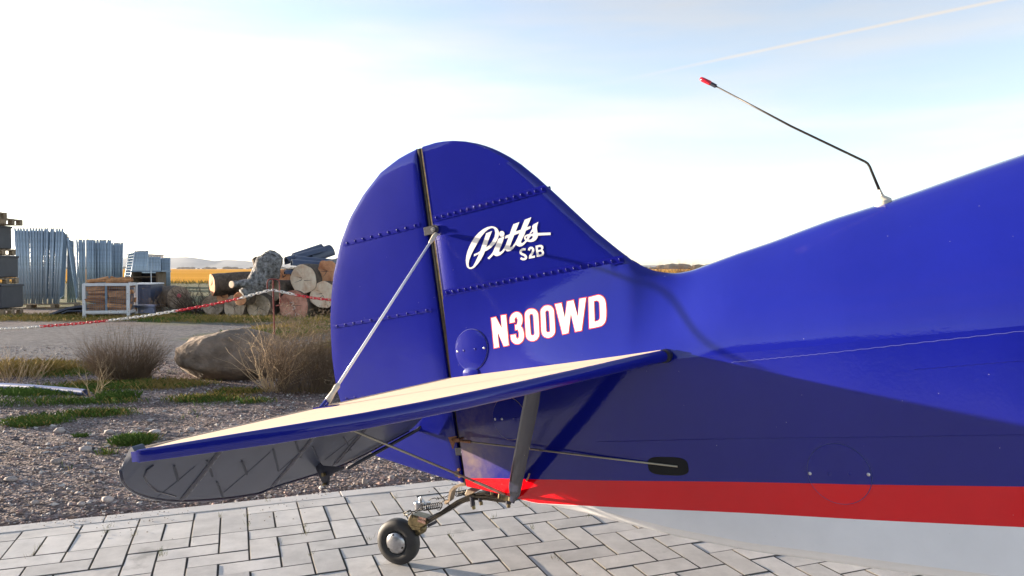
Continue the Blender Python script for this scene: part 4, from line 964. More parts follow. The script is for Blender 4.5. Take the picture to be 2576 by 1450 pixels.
REG = [
 ('N', [[(108,545),(222,518),(325,720),(303,492),(435,472),(490,1110),(370,1137),(262,870),(293,1150),(170,1172)]]),
 ('3', [[(483,670),(480,590),(490,540),(510,500),(530,470),(560,445),(595,426),(630,418),(665,422),(700,435),(728,458),(750,490),(762,525),(768,570),(767,620),(758,665),(735,715),(765,755),(782,800),(797,880),(795,930),(785,985),(768,1020),(745,1048),(700,1080),(665,1090),(630,1092),(590,1080),(555,1055),(530,1030),(512,990),(495,890),(628,866),(634,930),(650,955),(670,935),(668,855),(650,800),(600,814),(588,685),(635,670),(642,590),(624,555),(607,575),(612,650)]]),
 ('0', [[(785,500),(790,460),(805,425),(828,395),(860,372),(895,358),(930,352),(970,355),(1010,370),(1040,393),(1065,425),(1080,462),(1087,505),(1105,860),(1102,905),(1088,945),(1068,975),(1040,1003),(1000,1022),(960,1031),(920,1028),(880,1013),(848,988),(825,958),(812,925),(806,885)], [(905,515),(912,492),(932,482),(950,490),(960,512),(985,860),(978,885),(960,896),(940,888),(930,868)]]),
 ('0', [[(1100,430),(1107,395),(1120,365),(1143,335),(1175,307),(1210,292),(1250,285),(1290,287),(1330,300),(1360,325),(1385,358),(1397,392),(1403,430),(1423,790),(1420,840),(1405,882),(1380,915),(1350,942),(1310,958),(1270,966),(1230,960),(1190,945),(1160,920),(1140,888),(1126,852),(1120,815)], [(1225,440),(1232,420),(1250,412),(1270,420),(1278,440),(1300,800),(1292,824),(1272,832),(1252,828),(1242,808)]]),
 ('W', [[(1388,265),(1548,235),(1605,520),(1636,212),(1790,178),(1862,490),(1885,155),(2048,125),(1955,815),(1803,845),(1728,500),(1690,865),(1550,900)]]),
 ('D', [[(2065,130),(2270,75),(2310,80),(2350,95),(2385,120),(2412,155),(2430,195),(2442,250),(2453,400),(2450,520),(2440,600),(2425,645),(2400,682),(2368,710),(2330,730),(2230,755),(2085,782)], [(2205,225),(2245,213),(2270,222),(2288,248),(2300,500),(2298,555),(2285,585),(2260,603),(2215,613)]])]
def inset(lp, d):
    P_ = [np.array(p, float) for p in lp]; n = len(P_); ar_ = sum(P_[i][0] * P_[(i + 1) % n][1] - P_[(i + 1) % n][0] * P_[i][1] for i in range(n)); s = 1 if ar_ > 0 else -1; out = []
    for i in range(n):
        e1, e2 = unit(P_[i] - P_[i - 1]), unit(P_[(i + 1) % n] - P_[i]); n1 = np.array([-e1[1], e1[0]]) * s; n2 = np.array([-e2[1], e2[0]]) * s; b = n1 + n2; bl = max(.35, np.linalg.norm(b) / 2); out.append(tuple(P_[i] + unit(b) * d / bl))
    return out
for ch_, loops in REG:
    q = [cz2(l) for l in loops]; decal(q, 'lettering', M['lred'], .0010, onfus, fus_o, 3, 'red outline of the character ' + ch_)
    q = [cz2(inset(l, 17 if k == 0 else -15)) for k, l in enumerate(loops)]; decal(q, 'lettering', M['letter'], .0016, onfus, fus_o, 3, 'white character ' + ch_)

# ---- tailwheel
wc = A(1002, 1367, 0.012); Rw = (F * 0 + np.linalg.norm(wld(wc) - O)) * 53.5 / F; ax_w = np.array([-math.sin(math.radians(22)), -math.cos(math.radians(22)), -.02]); ax_w /= np.linalg.norm(ax_w)
wcw = WH + np.array([0, 0, Rw]); axl = Vector((ax_w @ fv, -(ax_w @ nv), ax_w @ cv)); wcl = L(air(wcw))
Mw = Matrix.Translation(wcl) @ axl.to_track_quat('X', 'Z').to_matrix().to_4x4()
ty = MB(); hwid = .0235
ty.lathe([(-.018, .040), (-hwid, .052), (-hwid, .066), (-.019, Rw - .004), (-.012, Rw), (.012, Rw), (.019, Rw - .004), (hwid, .066), (hwid + .001, .052), (.0185, .041), (.015, .040)], Mw, 48); to = child(ty, 'tyre', M['rubber'], smooth_=True); autosmooth(to, 50)
hb = MB(); hb.lathe([(.010, .040), (.0205, .0395), (.0240, .037), (.0285, .029), (.0320, .018), (.0335, .008), (.034, .001)], Mw, 40); hbo = hb.build('hub_cap', M['alu'], to, smooth_=True)
for k in range(3):
    t_ = .5 + 2 * PI * k / 3 + 1.1; sb = MB(); sb.lathe([(.0215, .0042), (.0280, .0042), (.0282, .001)], Mw @ Matrix.Translation((0, .0315 * math.cos(t_), .0315 * math.sin(t_))), 10); sb.build('hub_screw', M['black'], hbo)
# fork arm, caster housing, spindle cap, springs, chains, leaf springs
z3 = lambda x, y: (939.1 + .1573 * x, 1207.4 + .1573 * y)
z4 = lambda x, y: (1073.3 + .09375 * x, 1194 + .09375 * y)
def p3(x, y, b=0.): return L(A(*z3(x, y), b))
def p4(x, y, b=0.): return L(A(*z4(x, y), b))
fk = MB(); fk.tube([wcl - axl * .03, wcl - axl * .036 + Vector((.02, 0, .02)), p3(720, 830, -.02), p3(790, 780, -.005), p3(800, 735, 0)], [.010, .012, .0145, .016, .014], 12)
fk.tube([wcl - axl * .036, wcl + axl * .02], .008, 10); child(fk, 'fork_arm', M['brass'], smooth_=True)
hs = MB(); hs.prism([p3(*q, .0) for q in ((655, 525), (900, 590), (935, 640), (905, 690), (820, 735), (700, 735), (615, 690), (612, 620))], (0, .045, 0)); hs_o = child(hs, 'caster_housing', M['brass'], bevel=.002)
hs = MB(); hs.prism([p3(*q, .0) for q in ((640, 690), (830, 735), (790, 770), (690, 765))], (0, .05, 0)); hs.build('thrust_plate', M['brass'], hs_o)
nm = MB(); c0 = [p3(*q, .0245) for q in ((718, 585), (842, 615), (832, 710), (708, 670))]; nm.prism(c0, (0, .0015, 0)); nm.build('name_plate', mat('worn_name_plate', (.42, .30, .24), rough=.4, metal=.5, noise_amt=.6, noise_scale=220, col2=(.18, .06, .05)), hs_o)
for q in ((727, 632), (820, 660)): nb = MB(); nb.tube([p3(*q, .024), p3(*q, .029)], .0022, 8); nb.build('rivet', M['brass'], hs_o)
cn = MB(); a_, b_ = p3(738, 470, .002), p3(735, 365, .002); cn.tube([a_, b_], .0165, 24); cn.tube([b_, p3(735, 352, .002)], [.019, .018], 24); cno = child(cn, 'spindle_cap', M['alu']); autosmooth(cno, 40)
cp = MB(); cp.tube([p3(752, 360, .002), p3(752, 300, .002), p3(757, 275, .002)], [.0065, .0055, .003], 8); cp.build('grease_nipple', M['steel'], cno)
cp = MB(); cp.tube([p3(885, 355, -.01), p3(885, 395, -.01)], .008, 14); cp.build('spindle_bolt', M['alu'], cno)
def coil(p, q, R, r_, turns, parent=None, m_=M['dsteel']):
    p, q = Vector(p), Vector(q); d = (q - p).normalized(); x = d.orthogonal().normalized(); y = d.cross(x); n = int(turns * 14)
    return MB().tube([p + (q - p) * (k / n) + (x * math.cos(2 * PI * turns * k / n) + y * math.sin(2 * PI * turns * k / n)) * R for k in range(n + 1)], r_, 5)
spm = mat('coil_spring_steel', (.035, .03, .027), rough=.35, metal=.6)
child(coil(p3(800, 450, .028), p3(1075, 405, .028), .0098, .0016, 9), 'coil_spring', spm, smooth_=True)
child(coil(p4(790, 530, -.03), p4(1080, 470, -.03), .0085, .0014, 8), 'coil_spring', spm, smooth_=True)
def chainlet(P_, name, r_=.0014, ln_=.013):
    q = MB()
    for i in range(len(P_) - 1):
        p, e = Vector(P_[i]), Vector(P_[i + 1]); n = max(1, int((e - p).length / (ln_ * .75)))
        d = (e - p).normalized(); s1_ = d.cross(Vector((0, 1, 0))).normalized(); s2_ = Vector((0, 1, 0))
        for k in range(n):
            c0 = p + (e - p) * ((k + .5) / n); sd = s1_ if k % 2 else s2_; h_ = ln_ / 2
            q.tube([c0 + d * h_ * math.cos(t) + sd * .0036 * math.sin(t) for t in np.linspace(0, 2 * PI, 11)], r_, 4, caps=False)
    return child(q, name, M['dsteel'], smooth_=True)
chainlet([p3(630, 520, .028), p3(800, 465, .028)], 'steering_chain'); chainlet([p3(1040, 300, -.02), p3(1205, 262, -.02)], 'steering_chain', .0011, .009)
sh = MB(); sh.tube([p3(*q, .028) for q in ((620, 520), (590, 488), (540, 505), (480, 540), (500, 568), (560, 560), (612, 530))], .0022, 6); sh.tube([p3(*q, .028) for q in ((625, 520), (625, 560), (628, 610))], .0018, 6); child(sh, 'shackle', M['dsteel'], smooth_=True)
hk = MB(); hk.tube([p3(*q, .03) for q in ((1075, 380), (1105, 350), (1165, 320), (1205, 322))], .0016, 5); hk.tube([p3(*q, .03) for q in ((1060, 350), (1105, 400), (1090, 450), (1060, 485), (1025, 480))], .0016, 5)
child(hk, 'spring_hook', M['dsteel'], smooth_=True); hk = MB(); hk.tube([p3(*q, -.01) for q in ((885, 335), (930, 305), (990, 292), (1020, 310))], .0015, 5); hk.tube([p3(*q, -.015) for q in ((1015, 270), (1050, 320), (1010, 325), (1040, 285))], .0013, 5); child(hk, 'spring_hook', M['dsteel'], smooth_=True)
ds = MB(); ds.prism([p3(*q, 0) for q in ((900, 585), (1050, 515), (1062, 548), (940, 620))], (0, .04, 0)); ds.prism([p3(*q, 0) for q in ((900, 700), (975, 660), (975, 715), (915, 740))], (0, .03, 0)); child(ds, 'clamp_plate', M['edge'])
# leaf springs: three curved leaves stacked
def leaf(pts, thk, wd, name='leaf_spring'):
    q = MB(); rows = []
    for i, (x, y) in enumerate(pts):
        p = A(*z4(x, y), 0); t0 = A(*z4(*pts[max(0, i - 1)]), 0); t1_ = A(*z4(*pts[min(len(pts) - 1, i + 1)]), 0); d = unit(t1_ - t0); up = np.array([-d[2], 0, d[0]]) * thk / 2
        rows.append([L(p + up + [0, wd, 0]), L(p + up - [0, wd, 0]), L(p - up - [0, wd, 0]), L(p - up + [0, wd, 0])])
    q.grid(rows, closed=True); q.add(rows[0], [(0, 1, 2, 3)]); q.add(rows[-1], [(3, 2, 1, 0)]); o = child(q, name, M['dsteel'], fixn=True); autosmooth(o, 40); return o
leaf([(400, 1015), (650, 830), (900, 670), (1150, 570), (1350, 530)], .0055, .019)
leaf([(130, 1190), (400, 1030), (650, 885), (900, 725), (1150, 620), (1400, 565), (1700, 570), (2000, 620), (2300, 690)], .0060, .021)
leaf([(150, 1235), (420, 1075), (680, 925), (930, 765), (1150, 675), (1400, 625), (1700, 630), (2000, 675), (2370, 700)], .0052, .022)
leaf([(1380, 500), (1600, 480), (1800, 550), (1950, 620)], .008, .016)
cm = MB()
for (x, y, x2, y2, r_) in ((1215, 600, 1245, 860, .0085), (1430, 640, 1440, 740, .0065), (2190, 700, 2195, 800, .0095)): cm = MB(); cm.tube([p4(x, y, .018), p4(x2, y2, .018)], r_, 8); child(cm, 'clamp_bolt', M['edge'])
cm = MB()
for (x, y, x2, y2, r_) in ((1250, 845, 1275, 935, .0062), (1455, 730, 1470, 820, .006), (2195, 790, 2200, 885, .0065), (1740, 470, 1750, 535, .005), (1960, 520, 1945, 640, .0045), (2250, 600, 2240, 700, .0065), (2330, 640, 2345, 690, .005)): cm = MB(); cm.tube([p4(x, y, .022), p4(x2, y2, .022)], r_, 6); child(cm, 'castle_nut', M['brass'])
cm = MB(); cm.prism([p4(*q, 0) for q in ((1150, 370), (1380, 440), (1280, 500), (1120, 560), (1090, 500))], (0, .034, 0)); child(cm, 'spring_seat', M['beige'], bevel=.002)
cm = MB(); cm.prism([p4(*q, .02) for q in ((1930, 560), (2230, 600), (2370, 650), (2280, 735), (2120, 700), (1950, 640))], (0, .006, 0)); child(cm, 'strut_bracket', M['brass'])
# steering arm under the rudder
q = MB(); rows = []
for (x, y, hw_) in ((1100, 250, .010), (960, 262, .011), (790, 320, .013), (700, 420, .014), (668, 560, .014), (650, 660, .014), (600, 700, .012), (545, 720, .010), (540, 780, .009)):
    p = A(*z4(x, y), .0); rows.append((p, hw_))
R_ = []
for i, (p, hw_) in enumerate(rows):
    d = unit(rows[min(i + 1, len(rows) - 1)][0] - rows[max(0, i - 1)][0]); up = np.array([-d[2], 0, d[0]]) * .0045
    R_.append([L(p + up + [0, hw_, 0]), L(p + up - [0, hw_, 0]), L(p - up - [0, hw_, 0]), L(p - up + [0, hw_, 0])])
q.grid(R_, closed=True); q.add(R_[0], [(0, 1, 2, 3)]); q.add(R_[-1], [(3, 2, 1, 0)]); o = child(q, 'steering_arm', M['beige'], fixn=True); autosmooth(o, 50)
# drain rod near the stripe, small red skin bumps
dr = MB(); dr.tube([L(SP(1325, 1210, .002)), L(SP(1337, 1190, .012))], .0024, 6); child(dr, 'drain_tube', M['beige'])
# ================================================================= BACKGROUND YARD
def gx(u, Z): return (u - CX) / F * Z
def gh(v, Z): return H + (HZ - v) / F * Z
# ---- fence panels stored upright
def panel_meshes(hh=2.0, ll=3.5):
    fr = MB(); r_ = .026
    for y in (0, ll): fr.tube([(0, y, 0), (0, y, hh + .04)], r_, 8)
    fr.tube([(0, 0, hh)] + [(0, ll, hh)], .014, 6); fr.tube([(0, 0, .12), (0, ll, .12)], .014, 6)
    pn = MB(); 
    for y in (0, ll): pn.tube([(0, y, hh + .04), (0, y, hh + .07)], .019, 6)
    wm = MB()
    for k in range(1, 36): y = k * ll / 36; wm.tube([(0, y, .12), (0, y, hh)], .0055, 3, caps=False)
    for k in range(1, 13): z = .12 + k * (hh - .12) / 13; wm.tube([(0, 0, z), (0, ll, z)], .0055, 3, caps=False)
    return fr.mesh('frame', M['galv'], smooth_=True), pn.mesh('end_pin', M['beige']), wm.mesh('wire_mesh', M['galvw'])
FRM, PIN, WIR = panel_meshes()
def panel(x, y, z, lean, rz, label, group):
    o = thing('fence_panel', label, 'fence panel', (x, y, z), group); o.rotation_euler = (0, lean, rz)
    for me, nm in ((FRM, 'frame'), (PIN, 'end_pin'), (WIR, 'wire_mesh')):
        c_ = bpy.data.objects.new(nm, me); COL.objects.link(c_); c_.parent = o
    return o
ORD = 'first second third fourth fifth sixth seventh eighth ninth tenth eleventh twelfth thirteenth fourteenth fifteenth sixteenth seventeenth'.split()
def stack(u0, u1, Z, n, l0, l1, rz, label, group, zb=.12, dz=0.):
    for k in range(n):
        t_ = k / (n - 1); u = u0 + (u1 - u0) * t_; x = gx(u, Z)
        panel(x + random.uniform(-.008, .008), Z + dz * t_ + random.uniform(-.02, .02), zb + random.uniform(-.006, .006), l0 + (l1 - l0) * t_ + random.uniform(-.0015, .0015), rz + random.uniform(-.003, .003), ORD[k] + ' panel from the left ' + label, group)
stack(48, 146, 20.2, 17, -.03, .06, .51, 'in the tallest, leftmost stack of galvanised fence panels', 'fence panels in the leftmost tall stack')
stack(170, 190, 23.0, 4, .02, -.10, .50, 'leaning in the gap between the two tall stacks', 'fence panels leaning between the tall stacks', 0.)
stack(196, 232, 25., 11, 0, 0.01, .52, 'in the left half of the second tall stack', 'fence panels in the second stack, left half', 0.)
stack(237, 276, 25.3, 12, 0, .02, .52, 'in the right half of the second tall stack', 'fence panels in the second stack, right half', 0.)
stack(281, 306, 28., 9, 0, .03, .52, 'at the stepped end of the second tall stack', 'fence panels at the stepped end of the second stack', 0.)
stack(322, 362, 36., 16, .16, .10, .55, 'leaning in the low far stack above the wooden rack', 'fence panels leaning in the far stack', -.1)
stack(368, 404, 41., 15, 0, 0, .55, 'in the far stack right of the wooden rack', 'fence panels in the far right stack', -.3)
stack(408, 428, 42., 8, 0, 0, .5, 'at the end of the farthest stack beside the field', 'fence panels at the end of the farthest stack', -.35)
# ---- pallets, as boards and blocks
def pallet(x, y, z, rz, label, wdt=1.2, dpt=.8, group='wooden pallets under and on the dark crates'):
    o = thing('pallet', label, 'pallet', (x, y, z), group, rz)
    bme = MB().box((0, 0, 0), (wdt, .1, .022)).mesh('board', M['pwood'], bevel=.002); sme = MB().box((0, 0, 0), (.1, dpt, .022)).mesh('board', M['pwood']); kme_ = MB().box((0, 0, 0), (.1, .12, .08)).mesh('block', M['pwood'], bevel=.002)
    def pt(me, p): c_ = bpy.data.objects.new(me.name.split('.')[0], me); COL.objects.link(c_); c_.parent = o; c_.location = p
    for k in range(5): pt(bme, (0, -dpt / 2 + .05 + k * (dpt - .1) / 4, .133))
    for k in range(3): pt(bme, (0, -dpt / 2 + .05 + k * (dpt - .1) / 2, .011))
    for k in range(3): pt(sme, (-wdt / 2 + .05 + k * (wdt - .1) / 2, 0, .111))
    for i in range(3):
        for j in range(3): pt(kme_, (-wdt / 2 + .05 + i * (wdt - .1) / 2, -dpt / 2 + .06 + j * (dpt - .12) / 2, .06))
    return o
XR = gx(53, 17.2) - .42
def slab_stack(x, y, z, h_, wdt, dpt, rz, label, name='crate', m_=None, n=3):
    o = thing(name, label, name, (x, y, z), None, rz)
    b_ = MB(); b_.box((0, 0, h_ / 2), (wdt, dpt, h_)); b_.build('body', m_ or M['slate'], o, bevel=.02)
    r_ = MB(); r_.box((0, 0, h_ - .03), (wdt + .03, dpt + .03, .05)); r_.build('rim', m_ or M['slate'], o, bevel=.008)
    f_ = MB()
    for k in range(n): f_.box((-wdt / 2 + (k + .5) * wdt / n, -dpt / 2 - .008, h_ * .45), (.05, .022, h_ * .8))
    f_.build('stiffening_ribs', m_ or M['slate'], o); return o
x0 = XR - .62
pallet(x0 + .02, 17.5, gz(x0, 17.5), .05, 'wooden pallet on the grass under the lowest dark crate at the left edge')
slab_stack(x0, 17.5, .15, .56, 1.22, .85, .05, 'dark grey crate, lowest of the three at the left edge of the photo')
pallet(x0 - .08, 17.5, .72, .02, 'wooden pallet between the lowest and the middle dark crates')
slab_stack(x0 - .10, 17.5, .87, .52, 1.2, .85, .02, 'dark grey crate in the middle of the three at the left edge')
pallet(x0 - .14, 17.5, 1.40, -.03, 'wooden pallet between the middle and the top dark crates')
slab_stack(x0 - .22, 17.5, 1.55, .55, 1.15, .85, -.04, 'dark grey crate, topmost of the three at the left edge')
pallet(x0 - .02, 17.6, 2.12, .10, 'weathered pallet lying on the topmost dark crate')
pallet(x0 - .40, 17.6, 2.29, -.06, 'highest pallet of all, set back at the left edge of the photo')
for k, u in enumerate((95, 150)): pallet(gx(u - 20, 20.3), 20.4, gz(gx(u, 20.3), 20.3) - .01, .45, 'dark pallet under the %s half of the tallest stack of fence panels' % ('left' if k == 0 else 'right'), group='pallets under the tallest fence stack')
# ---- folded rubber sheet on the ground
q = MB(); top = []; prf = [(0, .0), (.25, .10), (.5, .19), (.8, .235), (1.2, .245), (1.6, .25), (2.05, .22)]
X0 = gx(118, 16.8)
rows = [[(X0 + x * 1.05, 16.7 + y, z * (1 - .15 * y) + .02) for x, z in prf] for y in (0, .5, 1.0, 1.5)]
rows2 = [[(X0 + x * 1.05, 16.7 + y, max(.0, z * (1 - .15 * y) - .03)) for x, z in prf] for y in (0, .5, 1.0, 1.5)]
q.grid(rows); q.grid(rows2, flip=True); q.add([rows[0][i] for i in range(7)] + [rows2[0][i] for i in range(7)], [(i, i + 1, i + 8, i + 7) for i in range(6)])
q.tube([(X0 + .4, 16.68, .06), (X0 + .55, 16.66, .12), (X0 + .8, 16.66, .125), (X0 + 1.3, 16.68, .08), (X0 + 2.1, 16.7, .03)], .018, 6)
setp(q.build('rubber_sheet', M['bslate'], smooth_=True), 'dark rubber sheet folded over on the grass left of the firewood cage', 'sheet')
# ---- firewood cage
cg = thing('wire_cage', 'white steel wire cage filled with split firewood, standing on the grass', 'cage', (gx(262, 16.2), 16.45, gz(-9, 16.3)), None, .22)
cw, cd, chh = .88, .62, .76
for sx in (-1, 1):
    for sy in (-1, 1): MB().box((sx * cw / 2, sy * cd / 2, chh / 2), (.06, .06, chh)).build('corner_post', M['whitem'], cg, bevel=.004)
for z in (.14, chh - .02):
    for sy in (-1, 1): MB().box((0, sy * cd / 2, z), (cw - .05, .035, .06)).build('rail', M['whitem'], cg)
    for sx in (-1, 1): MB().box((sx * cw / 2, 0, z), (.035, cd - .05, .06)).build('rail', M['whitem'], cg)
MB().box((0, 0, .10), (cw - .06, cd - .06, .02)).build('floor_plate', M['whitem'], cg)
MB().box((0, -cd / 2, chh / 2 + .06), (.035, .03, chh - .2)).build('centre_bar', M['galvw'], cg)
wm = MB()
for sy in (-1, 1):
    for k in range(1, 19): x = -cw / 2 + k * cw / 19; wm.tube([(x, sy * cd / 2, .16), (x, sy * cd / 2, chh - .04)], .0025, 3, caps=False)
    for k in range(1, 13): z = .14 + k * (chh - .16) / 13; wm.tube([(-cw / 2, sy * cd / 2, z), (cw / 2, sy * cd / 2, z)], .0025, 3, caps=False)
for sx in (-1, 1):
    for k in range(1, 15): y = -cd / 2 + k * cd / 15; wm.tube([(sx * cw / 2, y, .16), (sx * cw / 2, y, chh - .04)], .0025, 3, caps=False)
    for k in range(1, 13): z = .14 + k * (chh - .16) / 13; wm.tube([(sx * cw / 2, -cd / 2, z), (sx * cw / 2, cd / 2, z)], .0025, 3, caps=False)
wm.build('wire_mesh', M['galvw'], cg)
fmesh = []
for s in range(5):
    m_ = MB(); r_ = random.Random(s); ln = r_.uniform(.36, .5); a_ = [r_.uniform(.05, .075) for _ in range(6)]
    P_ = [[(x, a_[k] * math.cos(k * PI / 3 + .3) * (1 + .1 * math.sin(x * 9 + k)), a_[k] * .75 * math.sin(k * PI / 3 + .3)) for k in range(5)] for x in (-ln / 2, -ln / 6, ln / 6, ln / 2)]
    m_.grid(P_, closed=True); m_.add(P_[0], [(0, 1, 2, 3, 4)]); m_.add(P_[-1], [(4, 3, 2, 1, 0)]); fmesh.append(m_.mesh('firewood', M['firew'], fixn=True))
cgm = Matrix.Translation(cg.location) @ Matrix.Rotation(.22, 4, 'Z')
cnt = 0
for lay in range(7):
    for row_ in range(3):
        for col_ in range(2):
            inside = True; z = .17 + lay * .098 + random.uniform(-.01, .01)
            p = cgm @ Vector((-.2 + col_ * .42 + random.uniform(-.03, .03), -.24 + row_ * .22, z)); o = bpy.data.objects.new('firewood', fmesh[cnt % 5]); COL.objects.link(o)
            o.location = p; o.rotation_euler = (random.uniform(0, 6), random.uniform(-.25, .25) + (.0), .22 + random.uniform(-.2, .2)); cnt += 1
            if lay < 6: setp(o, 'split firewood log stacked inside the white wire cage', 'firewood', 'split logs inside the wire cage')
            else:
                o.location.z += .05 + random.uniform(0, .04); o.rotation_euler[1] += random.uniform(-.2, .2); setp(o, 'split firewood log lying loose on top of the wire cage', 'firewood', 'split logs on top of the wire cage')
# ---- blue-grey box behind the cage, low block beside it, and the rack
bx = slab_stack(gx(362, 18.0), 18.1, gz(-9, 18), .70, .50, .8, .1, 'blue-grey plastic box with a pale lid right behind the firewood cage', 'box', M['bslate'], 1)
MB().box((0, 0, .722), (.56, .85, .035)).build('lid', M['whitem'], bx, bevel=.006)
slab_stack(gx(352, 17.2), 17.3, gz(-9, 17), .24, .55, .5, .35, 'low blue-grey box on the grass at the right foot of the firewood cage', 'box', mat('faded_blue_plastic', (.20, .23, .36), rough=.5), 1)
rk = thing('rack', 'wooden rack with a thin overhanging top and dark shelves behind the blue-grey box', 'rack', (gx(362, 22), 22.3, gz(-10, 22)), None, .05)
Zr = 22.; MB().box((0, 0, gh(682, Zr)), (1.05, .7, .03)).build('top_board', M['galvw'], rk)
for sx in (-1, 1): MB().box((sx * .36, 0, gh(682, Zr) / 2), (.05, .6, gh(682, Zr) - .04)).build('side_board', M['dwood'], rk)
for k in range(4): MB().box((0, 0, .12 + k * .24), (.67, .58, .03)).build('shelf', M['dwood'], rk)
MB().box((0, .28, .5), (.67, .02, .9)).build('back_board', M['edge'], rk)
for k in range(3):
    for s in (-1, 1): setp(MB().box((0, 0, 0), (.26, .4, .15)).build('crate', M['slate'], None, (rk.location.x + s * .17, 22.3, rk.location.z + .22 + k * .24), bevel=.01), 'dark crate on the %s shelf of the wooden rack, %s one' % (('lowest', 'middle', 'upper')[k], 'left' if s < 0 else 'right'), 'crate', 'dark crates on the wooden rack')
setp(MB().tube([(gx(381, 21.5), 21.5, .0), (gx(380, 21.5), 21.5, gh(681, 21.5))], .012, 6).build('post', M['whitem']), 'thin white post standing in front of the wooden rack', 'post')
vn = thing('container', 'pale box container rising behind the far fence panels', 'container', (gx(352, 57), 58, -.1), None, .15)
wv_ = 1.7; MB().box((0, 0, 1.15), (wv_, 3, 2.1)).build('wall', M['whitem'], vn, bevel=.02); MB().box((0, 0, 2.24), (wv_ + .08, 3.08, .07)).build('roof', M['galvw'], vn); MB().box((-.4, -1.52, 2.0), (.9, .02, .25)).build('sign_strip', mat('green_strip', (.12, .28, .08)), vn)

# ---- logs
def log(u, v, rpx, Z, dirv, length, cut, bark, label, name='log', seed=0, irr=.08, tilt=0.):
    c0 = depth(u, v, Z); R = rpx / F * Z; d = Vector(dirv).normalized(); x = d.cross(Vector((0, 0, 1))).normalized(); y = x.cross(d)
    root = thing(name, label, 'log', tuple(c0), 'logs in the timber pile'); n = 36; ns = 14
    def rad(t_, k):
        an = 2 * PI * k / n; q_ = Vector((math.cos(an), math.sin(an), t_ * 1.2)); return R * (1 + irr * noise.noise(q_ * 1.3 + Vector((seed, 0, 0))) * 1.6 + .03 * noise.noise(q_ * 6 + Vector((0, seed, 0))))
    bk = MB(); rows = []
    for i in range(ns + 1):
        t_ = i / ns; rr = [rad(t_ * length, k) * (1 - .12 * t_) * (1.03 if i > 0 else 1.0) for k in range(n)]
        rows.append([d * (t_ * length) + (x * math.cos(2 * PI * k / n) + y * math.sin(2 * PI * k / n)) * rr[k] for k in range(n)])
    bk.grid(rows, closed=True); bk.add(rows[-1], [tuple(range(n))[::-1]]); bk.build('bark', M[bark], root, smooth_=True)
    ct = MB(); cen = d * -.004; vs = [cen]; fr = []
    for f_ in (.33, .66, .93):
        for k in range(n): rr = rad(0, k) * f_; vs.append(d * (-.004 + .008 * noise.noise(Vector((k * .7, f_ * 5, seed)))) + (x * math.cos(2 * PI * k / n) + y * math.sin(2 * PI * k / n)) * rr)
    for k in range(n): vs.append(d * .0 + (x * math.cos(2 * PI * k / n) + y * math.sin(2 * PI * k / n)) * rad(0, k))
    fs = [(0, 1 + k, 1 + (k + 1) % n) for k in range(n)]
    for r_ in range(3): fs += [(1 + r_ * n + k, 1 + (r_ + 1) * n + k, 1 + (r_ + 1) * n + (k + 1) % n, 1 + r_ * n + (k + 1) % n) for k in range(n)]
    ct.add(vs, fs); o = ct.build('cut_face', CUT[cut], root, fixn=True)
    ck = MB(); r_ = random.Random(seed)
    for _ in range(3):
        an = r_.uniform(0, 6.28); l_ = r_.uniform(.35, .8) * R; p0 = x * r_.uniform(-.1, .1) * R + y * r_.uniform(-.1, .1) * R; p1 = p0 + (x * math.cos(an) + y * math.sin(an)) * l_; pm = (p0 + p1) / 2 + x * R * .05
        ck.tube([p0 - d * .008, pm - d * .009, p1 - d * .008], [.006, .004, .001], 4)
    ck.build('crack', M['edge'], o); return root
DB = (.28, .95, .02)
log(533, 717, 27, 17.0, (.80, .60, .06), 2.4, 'orange', 'bark', 'log with an orange-brown cut end at the upper left of the pile, lying across it', seed=1)
log(535, 768, 26, 17.4, (-.1, 1, 0), 2., 'grey', 'greybark', 'dark half-hidden log on the ground at the left end of the timber pile', seed=2)
log(450, 750, 29, 17.8, (-.55, .8, 0), 2., 'grey', 'bark', 'thick weathered log with a pink paint dot, apart left of the pile', seed=3)
log(589, 773, 30, 16.8, DB, 2.2, 'grey', 'bark', 'grey-ended log on the ground, second from the left in the bottom row', seed=4)
log(651, 773, 33, 16.7, DB, 2.4, 'grey', 'bark', 'big pale grey-ended log in the middle of the bottom row', seed=5)
log(738, 771, 41, 16.6, DB, 2.6, 'pink', 'bark', 'largest log, reddish cut end with white spray-painted marks, bottom row right', seed=6, irr=.04)
log(604, 752, 18, 16.4, DB, 1.8, 'orange', 'bark', 'small tan-ended log wedged above the bottom row under the gnarly trunk', seed=7)
log(688, 732, 25, 16.8, (.5, .85, .02), 2.3, 'grey', 'bark', 'dark-barked log behind the red chain post', seed=8)
log(763, 703, 37, 16.6, (.26, .96, .03), 2.4, 'cream', 'bark', 'bright cream-ended log of the upper row, left of the two pale ones', seed=9)
log(812, 742, 35, 16.5, (.26, .96, 0), 2.4, 'cream', 'bark', 'pale pinkish-ended log half hidden by the blue rudder edge', seed=10, irr=.1)
log(824, 683, 30, 16.7, (.3, .95, .05), 2.2, 'orange', 'greybark', 'hollow-looking brown-ended log with pale bark, topmost at the right beside the rudder', seed=11, irr=.16)
log(890, 770, 38, 16.6, DB, 2.4, 'pink', 'bark', 'log at the far right of the bottom row, behind the rudder', seed=12)
log(880, 700, 35, 16.8, DB, 2.4, 'cream', 'bark', 'log of the upper row standing behind the rudder', seed=13)
log(712, 700, 23, 17.3, DB, 2.0, 'orange', 'bark', 'log with brown cut end behind the upper row, between barked log and cream one', seed=14)
log(657, 752, 13, 17.0, DB, 1.8, 'pink', 'bark', 'thin reddish-ended log wedged in the gap above the big grey-ended one', seed=15)
log(560, 748, 17, 17.2, DB, 1.8, 'orange', 'bark', 'small brown-ended log wedged under the orange-ended one at the left', seed=16)
